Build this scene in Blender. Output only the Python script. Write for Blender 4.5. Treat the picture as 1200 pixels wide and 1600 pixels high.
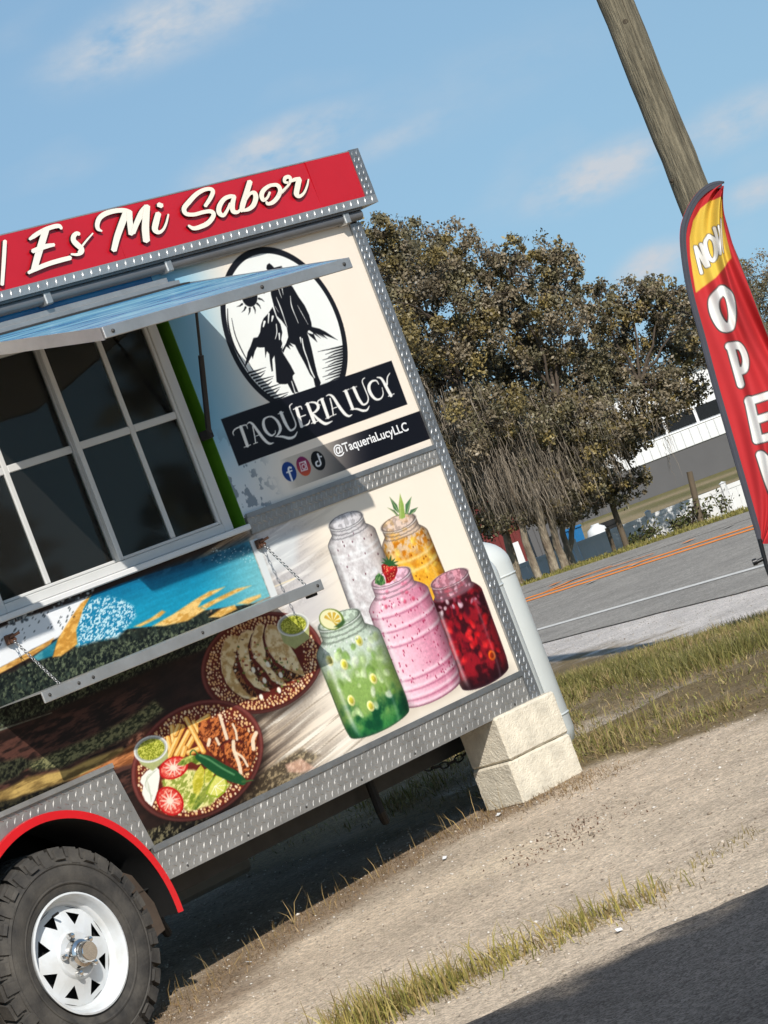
import bpy, math, random
import numpy as np
from math import sin, cos, pi, radians
from mathutils import Matrix, Vector

random.seed(7)
RNG = np.random.default_rng(7)
SC = bpy.context.scene
for o in list(bpy.data.objects):
    bpy.data.objects.remove(o)

# ---------------------------------------------------------------- camera
F = 4820.0                                   # focal length in photo pixels (1200 x 1600)
PITCH, ROLL, YAW = radians(.307), radians(-20.884), radians(-49.1)
HC = 1.442                                   # camera height above the wheel's ground contact
c_fwd = np.array([0, cos(PITCH), -sin(PITCH)])
c_up0 = np.array([0, sin(PITCH), cos(PITCH)])
c_right0 = np.array([1., 0, 0])
c_x = cos(ROLL) * c_right0 + sin(ROLL) * c_up0
c_y = -sin(ROLL) * c_right0 + cos(ROLL) * c_up0
cam_d = bpy.data.cameras.new('camera')
cam = bpy.data.objects.new('camera', cam_d)
SC.collection.objects.link(cam)
cam_d.sensor_fit = 'VERTICAL'
cam_d.sensor_height = 24.0
cam_d.lens = F * 24.0 / 1600.0
cam_d.clip_start = 0.1
cam_d.clip_end = 6000
cam.matrix_world = Matrix(((c_x[0], c_y[0], -c_fwd[0], 0), (c_x[1], c_y[1], -c_fwd[1], 0), (c_x[2], c_y[2], -c_fwd[2], HC), (0, 0, 0, 1)))
SC.camera = cam

# ---------------------------------------------------------------- sky and sun
SUN = np.array([.2290, -1.0186, .82])
SUN /= np.linalg.norm(SUN)
SUN_EL = math.asin(SUN[2])
SUN_AZ = math.atan2(SUN[0], SUN[1])
SC.view_settings.view_transform = 'Standard'
SC.view_settings.look = 'None'
SC.view_settings.exposure = 0.12
SC.view_settings.gamma = 1.0
SC.view_settings.use_curve_mapping = False
SC.cycles.max_bounces = 5
SC.cycles.diffuse_bounces = 2
SC.cycles.glossy_bounces = 2
SC.cycles.transmission_bounces = 1
SC.cycles.caustics_reflective = False
SC.cycles.caustics_refractive = False
SC.cycles.adaptive_threshold = .02
sun_d = bpy.data.lights.new('sun', 'SUN')
sun_d.energy = 4.2
sun_d.angle = radians(.53)
sun_d.color = (1.0, .945, .87)
sun_o = bpy.data.objects.new('sun', sun_d)
SC.collection.objects.link(sun_o)
sun_o.rotation_euler = Vector(SUN).to_track_quat('Z', 'Y').to_euler()
sun_o.location = (0, -5, 12)


def pray(px, py):
    x, y = (px - 600) / F, (py - 800) / F
    return x * c_x - y * c_y + c_fwd


world = bpy.data.worlds.new('World')
SC.world = world
world.use_nodes = True
wn = world.node_tree
wn.nodes.clear()
W = wn.nodes.new
wl = wn.links.new
w_out = W('ShaderNodeOutputWorld')
w_bg = W('ShaderNodeBackground')
w_sky = W('ShaderNodeTexSky')
w_sky.sky_type = 'NISHITA'
w_sky.sun_disc = False
w_sky.sun_elevation = SUN_EL
w_sky.sun_rotation = SUN_AZ
w_sky.altitude = 0
w_sky.air_density = 1.1
w_sky.dust_density = 0.6
w_sky.ozone_density = 5.5
w_bg.inputs['Strength'].default_value = 0.10
w_tc = W('ShaderNodeTexCoord')
w_lift = W('ShaderNodeVectorMath')            # clear winter air: little whitening towards the horizon, the same all round
w_lift.operation = 'MULTIPLY_ADD'
w_lift.inputs[1].default_value = (1, 1, .55)
w_lift.inputs[2].default_value = (0, 0, .145)
wl(w_tc.outputs['Generated'], w_lift.inputs[0])
w_nrm = W('ShaderNodeVectorMath')
w_nrm.operation = 'NORMALIZE'
wl(w_lift.outputs[0], w_nrm.inputs[0])
wl(w_nrm.outputs[0], w_sky.inputs['Vector'])


def wmath(op, a, b=None, c=None, clamp=False):
    n = W('ShaderNodeMath')
    n.operation = op
    n.use_clamp = clamp
    for i, v in enumerate((a, b, c)):
        if v is None:
            continue
        if isinstance(v, (int, float)):
            n.inputs[i].default_value = v
        else:
            wl(v, n.inputs[i])
    return n.outputs[0]


def wnoise(scale, detail, rough, stretch=(1, 1, 1), loc=(0, 0, 0)):
    m = W('ShaderNodeMapping')
    m.inputs['Scale'].default_value = stretch
    m.inputs['Location'].default_value = loc
    wl(w_tc.outputs['Generated'], m.inputs['Vector'])
    n = W('ShaderNodeTexNoise')
    n.inputs['Scale'].default_value = scale
    n.inputs['Detail'].default_value = detail
    n.inputs['Roughness'].default_value = rough
    wl(m.outputs[0], n.inputs['Vector'])
    return n.outputs['Fac']


# soft fair-weather clouds: named banks low over the trees, plus a loose field of them all round
fine = wnoise(46, 4, .62, (1, 1, 2.0))
broad = wnoise(13, 2, .5, (1, 1, 2.4), (3.1, .4, .2))
acc = None
for px, py, ra, rb, amp in ((300, 20, 210, 52, 1.0), (190, 66, 110, 40, .6), (425, 236, 125, 38, 1.35), (620, 216, 90, 18, .45),
                            (935, 272, 110, 36, 1.5), (1155, 188, 100, 36, .95), (1022, 412, 56, 28, 1.3), (1180, 303, 50, 24, .9),
                            (700, 150, 260, 60, .16)):
    d = pray(px, py)
    dn = d / np.linalg.norm(d)
    e1 = c_right0 * .985 + c_up0 * .06
    e1 = e1 - dn * (e1 @ dn)
    e1 /= np.linalg.norm(e1)
    e2 = np.cross(dn, e1)
    m = W('ShaderNodeMapping')
    m.vector_type = 'TEXTURE'
    m.inputs['Location'].default_value = tuple(dn)
    m.inputs['Rotation'].default_value = Matrix((e1, e2, dn)).transposed().to_euler('XYZ')
    m.inputs['Scale'].default_value = (ra / F, rb / F, .5)
    wl(w_tc.outputs['Generated'], m.inputs['Vector'])
    ln = W('ShaderNodeVectorMath')
    ln.operation = 'LENGTH'
    wl(m.outputs[0], ln.inputs[0])
    mr_ = W('ShaderNodeMapRange')
    mr_.interpolation_type = 'SMOOTHERSTEP'
    for k_, v_ in zip(('From Min', 'From Max', 'To Min', 'To Max'), (0, 1.75, amp, 0)):
        mr_.inputs[k_].default_value = v_
    wl(ln.outputs['Value'], mr_.inputs['Value'])
    g = mr_.outputs[0]
    acc = g if acc is None else wmath('ADD', acc, g)
tex = wmath('MULTIPLY_ADD', fine, 2.3, -.62)
banks = wmath('MULTIPLY', acc, tex, clamp=True)
field = wmath('MULTIPLY_ADD', broad, 3.2, -1.82, clamp=True)
field = wmath('MULTIPLY', wmath('MULTIPLY', field, tex, clamp=True), .5)
cover = wmath('MAXIMUM', banks, field)
cover = wmath('MULTIPLY_ADD', cover, .95, .085, clamp=True)   # a thin veil of high haze everywhere
w_mix = W('ShaderNodeMix')
w_mix.data_type = 'RGBA'
wl(cover, w_mix.inputs['Factor'])
w_tint = W('ShaderNodeVectorMath')
w_tint.operation = 'MULTIPLY'
w_tint.inputs[1].default_value = (1.06, 1.10, .99)
wl(w_sky.outputs[0], w_tint.inputs[0])
wl(w_tint.outputs[0], w_mix.inputs['A'])
w_mix.inputs['B'].default_value = (5.3, 5.8, 6.4, 1)
wl(w_mix.outputs['Result'], w_bg.inputs['Color'])
wl(w_bg.outputs[0], w_out.inputs['Surface'])

# ---------------------------------------------------------------- frames of reference
S = np.array([cos(YAW), -sin(YAW), 0.])      # along the trailer wall
N = np.array([-sin(YAW), -cos(YAW), 0.])     # out of the trailer wall
C0 = np.array([-1.48132322, 10.33872168, 0.367])  # wheel centre
CB = np.array([C0[0], C0[1], 0.])
CAMP = np.array([0, 0, HC])
Z = np.array([0, 0, 1.])


def pt(px, py, depth):
    r = pray(px, py)
    return CAMP + r * (depth / r[1])


def fac(px, py, n=0.):
    r = pray(px, py)
    t = ((CB + N * n - CAMP) @ N) / (r @ N)
    P = CAMP + r * t
    return np.array([(P - CB) @ S, P[2]])


def topx(P):
    P = np.asarray(P, float) - CAMP
    d = P @ c_fwd
    return 600 + F * (P @ c_x) / d, 800 - F * (P @ c_y) / d


def smooth(a, b, x):
    t = np.clip((x - a) / (b - a), 0, 1)
    return t * t * (3 - 2 * t)


RN = np.array([.69864, .71547])


# value noise ------------------------------------------------------
def _hash(i, j, seed):
    h = (i.astype(np.int64) * 374761393 + j.astype(np.int64) * 668265263 + seed * 1442695041) & 0x7fffffff
    h = ((h ^ (h >> 13)) * 1274126177) & 0x7fffffff
    return ((h ^ (h >> 16)) & 0xffff) / 65535.0


def vnoise(x, y, seed=0):
    i, j = np.floor(x), np.floor(y)
    a, b = x - i, y - j
    a = a * a * (3 - 2 * a)
    b = b * b * (3 - 2 * b)
    return (_hash(i, j, seed) * (1 - a) + _hash(i + 1, j, seed) * a) * (1 - b) + (_hash(i, j + 1, seed) * (1 - a) + _hash(i + 1, j + 1, seed) * a) * b


def fbm(x, y, seed=0, oct=4, rough=.5):
    t, amp, tot = 0., 1., 0.
    for k in range(oct):
        t = t + amp * vnoise(x * 2 ** k, y * 2 ** k, seed + k * 17)
        tot += amp
        amp *= rough
    return t / tot


def zt(x, y):
    """height of the land"""
    x, y = np.asarray(x, float), np.asarray(y, float)
    s = (x - CB[0]) * S[0] + (y - CB[1]) * S[1]
    q = x * RN[0] + y * RN[1]
    zl = .02 + .035 * np.clip(s, -12, 4.5)
    w = smooth(10, 24, q)
    z = zl * (1 - w) - .87 * w
    z = z - .07 * smooth(38.6, 40.5, q) - 1.0 * smooth(40.8, 47, q) - 1.2 * smooth(60, 120, q)
    near = 1 - smooth(30, 60, q)
    z = z + near * .03 * (fbm(x * .8, y * .8, 5, 3) - .5) * smooth(8.6, 10.5, q) * (1 - smooth(23, 25, q))
    z = z + near * .012 * (fbm(x * 2.2, y * 2.2, 3, 3) - .5) * (1 - smooth(22, 24, q))
    return z


def tp(px, py):
    """photo ray -> land"""
    r = pray(px, py)
    y = np.linspace(5, 120, 6000)
    P = CAMP[:, None] + r[:, None] * (y / r[1])
    k = np.argmax(P[2] < zt(P[0], P[1]))
    return np.array([P[0][k], P[1][k]])


# ---------------------------------------------------------------- mesh helpers
COL = SC.collection


def link(name, me, parent=None, mats=None, kind=None):
    o = bpy.data.objects.new(name, me)
    COL.objects.link(o)
    if parent is not None:
        o.parent = parent
    if mats is not None and me is not None:
        for m in (mats if isinstance(mats, (list, tuple)) else [mats]):
            me.materials.append(m)
    if kind:
        o['kind'] = kind
    return o


def tag(o, label, cat=None, group=None):
    o['label'] = label
    if cat:
        o['category'] = cat
    if group:
        o['group'] = group
    return o


def empty(name, loc=(0, 0, 0), rz=0):
    o = bpy.data.objects.new(name, None)
    COL.objects.link(o)
    o.location = loc
    o.rotation_euler = (0, 0, rz)
    o.empty_display_size = .1
    return o


def np_mesh(name, V, Fc, smooth_=False, col=None):
    """V (n,3); Fc (m,k) faces of equal size"""
    V = np.asarray(V, np.float32)
    Fc = np.asarray(Fc, np.int32)
    me = bpy.data.meshes.new(name)
    me.vertices.add(len(V))
    me.vertices.foreach_set('co', V.ravel())
    m, k = Fc.shape
    me.loops.add(m * k)
    me.loops.foreach_set('vertex_index', Fc.ravel())
    me.polygons.add(m)
    me.polygons.foreach_set('loop_start', np.arange(0, m * k, k, dtype=np.int32))
    me.polygons.foreach_set('loop_total', np.full(m, k, np.int32))
    if smooth_:
        me.polygons.foreach_set('use_smooth', np.ones(m, bool))
    me.update(calc_edges=True)
    if col is not None:
        at = me.color_attributes.new('Col', 'FLOAT_COLOR', 'POINT')
        c = np.ones((len(V), 4), np.float32)
        c[:, :3] = col
        at.data.foreach_set('color', c.ravel())
    return me


def grid_faces(nr, nc, wrap=False):
    i, j = np.meshgrid(np.arange(nr - 1), np.arange(nc if wrap else nc - 1), indexing='ij')
    a = (i * nc + j).ravel()
    b = (i * nc + (j + 1) % nc).ravel()
    return np.stack([a, b, b + nc, a + nc], 1)


class MB:
    """collects shapes of one part; local frame x, y, z"""

    def __init__(s):
        s.v, s.f, s.m = [], [], []

    def add(s, V, Fs, mi=0):
        k = len(s.v)
        s.v += [tuple(map(float, p)) for p in V]
        s.f += [tuple(int(i) + k for i in f) for f in Fs]
        s.m += [mi] * len(Fs)
        return s

    def box(s, a, b, mi=0, mat=None):
        x0, x1 = sorted((a[0], b[0]))
        y0, y1 = sorted((a[1], b[1]))
        z0, z1 = sorted((a[2], b[2]))
        V = [(x, y, z) for z in (z0, z1) for y in (y0, y1) for x in (x0, x1)]
        if mat is not None:
            V = [tuple(mat @ Vector(p)) for p in V]
        return s.add(V, [(0, 2, 3, 1), (4, 5, 7, 6), (0, 1, 5, 4), (2, 6, 7, 3), (0, 4, 6, 2), (1, 3, 7, 5)], mi)

    def cbox(s, a, b, c=.005, mi=0, mat=None):
        """box with chamfered edges"""
        lo, hi = np.minimum(a, b), np.maximum(a, b)
        V, idx = [], {}
        for ix in (0, 1):
            for iy in (0, 1):
                for iz in (0, 1):
                    cor = np.array([(lo, hi)[ix][0], (lo, hi)[iy][1], (lo, hi)[iz][2]])
                    sg = np.array([1 - 2 * ix, 1 - 2 * iy, 1 - 2 * iz]) * c
                    for ax in range(3):
                        p = cor + sg
                        p[ax] = cor[ax]
                        idx[(ix, iy, iz, ax)] = len(V)
                        V.append(tuple(p))
        Fs = []
        for ax in range(3):
            o1, o2 = [k for k in range(3) if k != ax]
            for e in (0, 1):
                q = []
                for a1, a2 in ((0, 0), (1, 0), (1, 1), (0, 1)):
                    t = [0, 0, 0]
                    t[ax], t[o1], t[o2] = e, a1, a2
                    q.append(idx[(*t, ax)])
                Fs.append(q)
            for a1 in (0, 1):
                for a2 in (0, 1):
                    t0, t1 = [0, 0, 0], [0, 0, 0]
                    t0[ax], t1[ax] = 0, 1
                    t0[o1] = t1[o1] = a1
                    t0[o2] = t1[o2] = a2
                    Fs.append([idx[(*t0, o1)], idx[(*t1, o1)], idx[(*t1, o2)], idx[(*t0, o2)]])
        for ix in (0, 1):
            for iy in (0, 1):
                for iz in (0, 1):
                    Fs.append([idx[(ix, iy, iz, k)] for k in range(3)])
        if mat is not None:
            V = [tuple(mat @ Vector(p)) for p in V]
        return s.add(V, Fs, mi)

    def tube(s, pts, r, n=10, caps=True, mi=0):
        pts = [np.asarray(p, float) for p in pts]
        rs = r if isinstance(r, (list, tuple, np.ndarray)) else [r] * len(pts)
        V, Fs = [], []
        up = None
        for k, p in enumerate(pts):
            d = (pts[min(k + 1, len(pts) - 1)] - pts[max(k - 1, 0)])
            d = d / (np.linalg.norm(d) + 1e-12)
            if up is None:
                up = np.array([0, 0, 1.]) if abs(d[2]) < .9 else np.array([1., 0, 0])
            e1 = np.cross(d, up)
            e1 /= np.linalg.norm(e1) + 1e-12
            e2 = np.cross(d, e1)
            up = -e2 if abs(np.dot(-e2, d)) < .9 else up
            for a in range(n):
                t = 2 * pi * a / n
                V.append(p + rs[k] * (e1 * cos(t) + e2 * sin(t)))
        for k in range(len(pts) - 1):
            for a in range(n):
                b = (a + 1) % n
                Fs.append((k * n + a, k * n + b, k * n + n + b, k * n + n + a))
        if caps:
            Fs.append(tuple(range(n)))
            Fs.append(tuple(range((len(pts) - 1) * n, len(pts) * n)))
        return s.add(V, Fs, mi)

    def lathe(s, prof, n=48, axis='y', c=(0, 0, 0), mi=0, closed=False):
        """prof: (radius, offset along axis)"""
        V, Fs = [], []
        for r, h in prof:
            for a in range(n):
                t = 2 * pi * a / n
                if axis == 'y':
                    V.append((c[0] + r * cos(t), c[1] + h, c[2] + r * sin(t)))
                else:
                    V.append((c[0] + r * cos(t), c[1] + r * sin(t), c[2] + h))
        m = len(prof)
        for k in range(m if closed else m - 1):
            k2 = (k + 1) % m
            for a in range(n):
                b = (a + 1) % n
                Fs.append((k * n + a, k * n + b, k2 * n + b, k2 * n + a))
        return s.add(V, Fs, mi)

    def prism(s, poly, y0, y1, mi=0, mside=None):
        """poly in (x, z), extruded along y"""
        n = len(poly)
        V = [(x, y0, z) for x, z in poly] + [(x, y1, z) for x, z in poly]
        s.add(V, [tuple(range(n)), tuple(range(2 * n - 1, n - 1, -1))], mi)
        k = len(s.v) - 2 * n
        for a in range(n):
            b = (a + 1) % n
            s.f.append((k + a, k + b, k + n + b, k + n + a))
            s.m.append(mi if mside is None else mside)
        return s

    def build(s, name, mats, parent=None, smooth_=False, kind=None, angle=None):
        me = bpy.data.meshes.new(name)
        me.from_pydata(s.v, [], s.f)
        if any(s.m):
            me.polygons.foreach_set('material_index', s.m)
        if smooth_:
            me.polygons.foreach_set('use_smooth', [True] * len(me.polygons))
            if angle:
                me.set_sharp_from_angle(angle=radians(angle))
        me.update()
        return link(name, me, parent, mats, kind)


# ---------------------------------------------------------------- materials
def lin(c):
    c = np.asarray(c, float) / 255.
    return np.where(c <= .04045, c / 12.92, ((c + .055) / 1.055) ** 2.4)


def srgb(r, g, b, k=1.0):
    return tuple(float(x) * k for x in lin((r, g, b))) + (1,)


def material(name, col, rough=.6, metal=0., var=0., vscale=6., bump=0., bscale=40., spec=.5, col2=None, attr=False, coat=0., vdetail=5, stretch=(1, 1, 1), trans=0., bdist=.01):
    m = bpy.data.materials.new(name)
    m.use_nodes = True
    t = m.node_tree
    b = t.nodes['Principled BSDF']
    b.inputs['Roughness'].default_value = rough
    b.inputs['Metallic'].default_value = metal
    b.inputs['Specular IOR Level'].default_value = spec
    b.inputs['Coat Weight'].default_value = coat
    b.inputs['Coat Roughness'].default_value = .08
    if trans:
        b.inputs['Transmission Weight'].default_value = trans
    tc = t.nodes.new('ShaderNodeTexCoord')
    mp = t.nodes.new('ShaderNodeMapping')
    mp.inputs['Scale'].default_value = stretch
    t.links.new(tc.outputs['Object'], mp.inputs['Vector'])
    src = None
    if attr:
        a = t.nodes.new('ShaderNodeAttribute')
        a.attribute_name = 'Col'
        src = a.outputs['Color']
    if var or col2 is not None:
        nz = t.nodes.new('ShaderNodeTexNoise')
        nz.inputs['Scale'].default_value = vscale
        nz.inputs['Detail'].default_value = vdetail
        nz.inputs['Roughness'].default_value = .62
        t.links.new(mp.outputs[0], nz.inputs['Vector'])
        if col2 is not None:
            rp = t.nodes.new('ShaderNodeValToRGB')
            rp.color_ramp.elements[0].position = .36
            rp.color_ramp.elements[1].position = .66
            rp.color_ramp.elements[0].color = col
            rp.color_ramp.elements[1].color = col2
            t.links.new(nz.outputs['Fac'], rp.inputs['Fac'])
            src = rp.outputs['Color']
        if var:
            mr = t.nodes.new('ShaderNodeMapRange')
            mr.inputs['From Min'].default_value = .25
            mr.inputs['From Max'].default_value = .75
            mr.inputs['To Min'].default_value = 1 - var
            mr.inputs['To Max'].default_value = 1 + var
            t.links.new(nz.outputs['Fac'], mr.inputs['Value'])
            vm = t.nodes.new('ShaderNodeVectorMath')
            vm.operation = 'SCALE'
            if src is not None:
                t.links.new(src, vm.inputs[0])
            else:
                vm.inputs[0].default_value = col[:3]
            t.links.new(mr.outputs[0], vm.inputs['Scale'])
            src = vm.outputs[0]
    if src is not None:
        t.links.new(src, b.inputs['Base Color'])
    else:
        b.inputs['Base Color'].default_value = col
    if bump:
        nb = t.nodes.new('ShaderNodeTexNoise')
        nb.inputs['Scale'].default_value = bscale
        nb.inputs['Detail'].default_value = 4
        t.links.new(mp.outputs[0], nb.inputs['Vector'])
        bp = t.nodes.new('ShaderNodeBump')
        bp.inputs['Strength'].default_value = bump
        bp.inputs['Distance'].default_value = bdist
        t.links.new(nb.outputs['Fac'], bp.inputs['Height'])
        t.links.new(bp.outputs[0], b.inputs['Normal'])
    return m


M = {}
M['alu'] = material('brushed_aluminium', (.50, .50, .49, 1), .42, .75, var=.14, vscale=9, bump=.12, bscale=60)
M['tread'] = material('diamond_plate', (.34, .35, .355, 1), .44, .80, var=.25, vscale=7, bump=.15, bscale=50)
M['tread_dull'] = material('diamond_plate_dull', (.36, .35, .33, 1), .50, .62, var=.25, vscale=8, bump=.15, bscale=50)
M['white_paint'] = material('white_paint', (.74, .74, .73, 1), .38, var=.05, vscale=5)
M['red_panel'] = material('red_sign_panel', srgb(204, 24, 40, .86), .30, var=.10, vscale=1.8, coat=.2)
M['cream_letter'] = material('cream_letter', srgb(255, 243, 224, .9), .4)
M['black_edge'] = material('dark_letter_edge', (.02, .01, .01, 1), .5)
M['red_fender'] = material('red_fender_paint', srgb(214, 22, 32, .9), .28, var=.08, vscale=7, coat=.3)
M['black'] = material('black_underside', (.010, .010, .010, 1), .8, var=.4, vscale=6)
M['steel'] = material('dark_steel', (.05, .048, .045, 1), .6, .4, var=.3, vscale=10)
M['rust'] = material('rusty_steel', (.13, .06, .035, 1), .7, .3, var=.4, vscale=60)
M['chrome'] = material('chrome', (.72, .70, .67, 1), .16, 1., var=.08, vscale=30)
M['chain'] = material('galvanised_chain', (.42, .42, .42, 1), .35, .9)
M['tyre'] = material('tyre_rubber', (.034, .032, .030, 1), .82, col2=(.085, .077, .066, 1), vscale=9, bump=.25, bscale=70, spec=.35)
M['wheel_white'] = material('white_wheel_paint', (.66, .69, .71, 1), .34, col2=(.58, .59, .58, 1), vscale=11, coat=.05)
M['glass'] = bpy.data.materials.new('window_glass')
M['glass'].use_nodes = True
_t = M['glass'].node_tree
_t.nodes.clear()
_o, _x = _t.nodes.new('ShaderNodeOutputMaterial'), _t.nodes.new('ShaderNodeMixShader')
_a, _g, _f = _t.nodes.new('ShaderNodeBsdfTransparent'), _t.nodes.new('ShaderNodeBsdfGlossy'), _t.nodes.new('ShaderNodeFresnel')
_a.inputs['Color'].default_value = (.74, .80, .76, 1)
_g.inputs['Roughness'].default_value = .035
_g.inputs['Color'].default_value = (.62, .64, .60, 1)
_f.inputs['IOR'].default_value = 1.50
_t.links.new(_f.outputs[0], _x.inputs[0])
_d, _y = _t.nodes.new('ShaderNodeBsdfDiffuse'), _t.nodes.new('ShaderNodeMixShader')   # a film of dust on the panes
_d.inputs['Color'].default_value = (.60, .59, .55, 1)
_y.inputs[0].default_value = .022
_t.links.new(_a.outputs[0], _y.inputs[1])
_t.links.new(_d.outputs[0], _y.inputs[2])
_t.links.new(_y.outputs[0], _x.inputs[1])
_t.links.new(_g.outputs[0], _x.inputs[2])
_t.links.new(_x.outputs[0], _o.inputs['Surface'])
M['win_frame'] = material('window_frame_vinyl', (.60, .60, .58, 1), .42, var=.05, vscale=7)
M['green'] = material('green_jamb_paint', srgb(70, 118, 18), .5, var=.2, vscale=9)
M['print'] = material('printed_wrap', (.8, .8, .8, 1), .42, attr=True, var=.03, vscale=3, spec=.22)
M['print_plain'] = material('printed_wrap_plain', srgb(235, 222, 204, .84), .42, var=.04, vscale=2, spec=.22)
M['ink_white'] = material('white_ink', (.80, .80, .80, 1), .4)
M['concrete'] = material('concrete_block', srgb(230, 220, 199, .85), .94, var=.24, vscale=13, bump=.7, bscale=150, bdist=.005)
M['tank'] = material('white_tank_paint', srgb(222, 226, 222, .86), .36, var=.06, vscale=3.5, coat=.1)
M['brass'] = material('valve_metal', (.45, .42, .38, 1), .35, .9)
M['wood_pole'] = material('weathered_pole_wood', srgb(92, 86, 70, .80), .9, col2=srgb(150, 140, 116, .85), vscale=9, stretch=(3.2, 3.2, .28), bump=.9, bscale=26, bdist=.03)
M['knot'] = material('dark_wood_knot', srgb(70, 62, 50), .95, var=.4, vscale=30)
M['flag'] = material('flag_cloth', (.8, .1, .1, 1), .75, attr=True, var=.05, vscale=6, spec=.2)
M['sleeve'] = material('flag_sleeve_cloth', srgb(72, 74, 84, .8), .8, var=.12, vscale=10)
M['pole_black'] = material('black_flag_pole', (.012, .012, .013, 1), .4)
M['bark'] = material('oak_bark', srgb(122, 106, 88, .8), .95, col2=srgb(186, 172, 148, .8), vscale=3.2, stretch=(2, 2, .8), bump=.8, bscale=14, bdist=.04)
M['branch'] = material('grey_twig', srgb(104, 90, 76, .5), .95, var=.3, vscale=5)
M['leaf'] = material('oak_leaf', (.05, .05, .02, 1), .50, attr=True, spec=.5)
M['moss'] = material('spanish_moss', (.2, .19, .16, 1), .95, attr=True, spec=.1)
M['blade'] = material('grass_blade', (.1, .1, .03, 1), .6, attr=True, spec=.25)
M['weed'] = material('weed_leaf', (.06, .08, .03, 1), .6, attr=True, spec=.25)
M['pebble'] = material('pebble_stone', (.3, .28, .25, 1), .9, attr=True)
M['vinyl'] = material('white_vinyl', (.72, .72, .71, 1), .45, var=.05, vscale=1.5)
M['bwhite'] = material('white_metal_siding', (.74, .74, .73, 1), .5, var=.04, vscale=.6)
M['bgrey'] = material('grey_siding', (.105, .102, .102, 1), .8, var=.08, vscale=.7)
M['bdark'] = material('dark_opening_glass', (.012, .013, .015, 1), .15)
M['bred'] = material('red_barn_siding', srgb(120, 40, 36, .8), .75, var=.12, vscale=1.2)
M['blue'] = material('blue_plastic', srgb(28, 110, 165, .9), .45, var=.06, vscale=4)
M['post'] = material('weathered_fence_post', srgb(112, 98, 80, .8), .95, var=.25, vscale=6, stretch=(2, 2, .4))
M['line_white'] = material('white_road_paint', srgb(225, 222, 214, .8), .8, var=.22, vscale=7)
M['line_orange'] = material('orange_road_paint', srgb(244, 140, 44, .95), .8, var=.25, vscale=6)
M['line_faded'] = material('faded_white_road_paint', srgb(190, 182, 170, .75), .85, var=.25, vscale=6)
M['paper'] = material('white_litter', (.75, .75, .74, 1), .7)
M['cable'] = material('steel_guy_wire', (.35, .33, .30, 1), .5, .5)

# ================================================================ the land
def ground_material(name, rough=.95, speck=.35, sscale=90., bump=.6, bd=.02, tint=None, dark=0.):
    m = bpy.data.materials.new(name)
    m.use_nodes = True
    t = m.node_tree
    b = t.nodes['Principled BSDF']
    b.inputs['Roughness'].default_value = rough
    b.inputs['Specular IOR Level'].default_value = .2
    tc = t.nodes.new('ShaderNodeTexCoord')

    def nz(sc, det=6, ro=.65):
        n = t.nodes.new('ShaderNodeTexNoise')
        n.inputs['Scale'].default_value = sc
        n.inputs['Detail'].default_value = det
        n.inputs['Roughness'].default_value = ro
        t.links.new(tc.outputs['Object'], n.inputs['Vector'])
        return n.outputs['Fac']

    def mr(f, a, b_, lo, hi):
        n = t.nodes.new('ShaderNodeMapRange')
        for k, v in zip(('From Min', 'From Max', 'To Min', 'To Max'), (a, b_, lo, hi)):
            n.inputs[k].default_value = v
        t.links.new(f, n.inputs['Value'])
        return n.outputs[0]

    def mul(a, b_):
        n = t.nodes.new('ShaderNodeMath')
        n.operation = 'MULTIPLY'
        t.links.new(a, n.inputs[0])
        t.links.new(b_, n.inputs[1])
        return n.outputs[0]
    vo = t.nodes.new('ShaderNodeTexVoronoi')
    vo.inputs['Scale'].default_value = sscale
    t.links.new(tc.outputs['Object'], vo.inputs['Vector'])
    sep = t.nodes.new('ShaderNodeSeparateColor')
    t.links.new(vo.outputs['Color'], sep.inputs[0])
    k = mul(mr(sep.outputs[0], 0, 1, 1 - speck, 1 + speck), mr(nz(1.7, 7), .3, .7, .80, 1.20))
    k = mul(k, mr(nz(26, 5), .3, .7, .82, 1.18))
    vm = t.nodes.new('ShaderNodeVectorMath')
    vm.operation = 'SCALE'
    if tint is None:
        a = t.nodes.new('ShaderNodeAttribute')
        a.attribute_name = 'Col'
        t.links.new(a.outputs['Color'], vm.inputs[0])
    else:
        vm.inputs[0].default_value = tint[:3]
    t.links.new(k, vm.inputs['Scale'])
    t.links.new(vm.outputs[0], b.inputs['Base Color'])
    ad = t.nodes.new('ShaderNodeMath')
    ad.operation = 'ADD'
    t.links.new(nz(34, 6, .7), ad.inputs[0])
    t.links.new(mr(vo.outputs['Distance'], 0, .6, .5, 0), ad.inputs[1])
    bp = t.nodes.new('ShaderNodeBump')
    bp.inputs['Strength'].default_value = bump
    bp.inputs['Distance'].default_value = bd
    t.links.new(ad.outputs[0], bp.inputs['Height'])
    t.links.new(bp.outputs[0], b.inputs['Normal'])
    return m


def axis(*parts):
    return np.unique(np.concatenate([np.arange(a, b, st) for a, b, st in parts]).round(4))


def dist_poly(x, y, P):
    """distance to a polyline"""
    P = np.asarray(P, float)
    d = np.full(np.shape(x), 1e9)
    for a, b in zip(P[:-1], P[1:]):
        ab = b - a
        if ab @ ab < 1e-9:
            continue
        t = np.clip(((x - a[0]) * ab[0] + (y - a[1]) * ab[1]) / (ab @ ab), 0, 1)
        d = np.minimum(d, np.hypot(x - a[0] - t * ab[0], y - a[1] - t * ab[1]))
    return d


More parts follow.
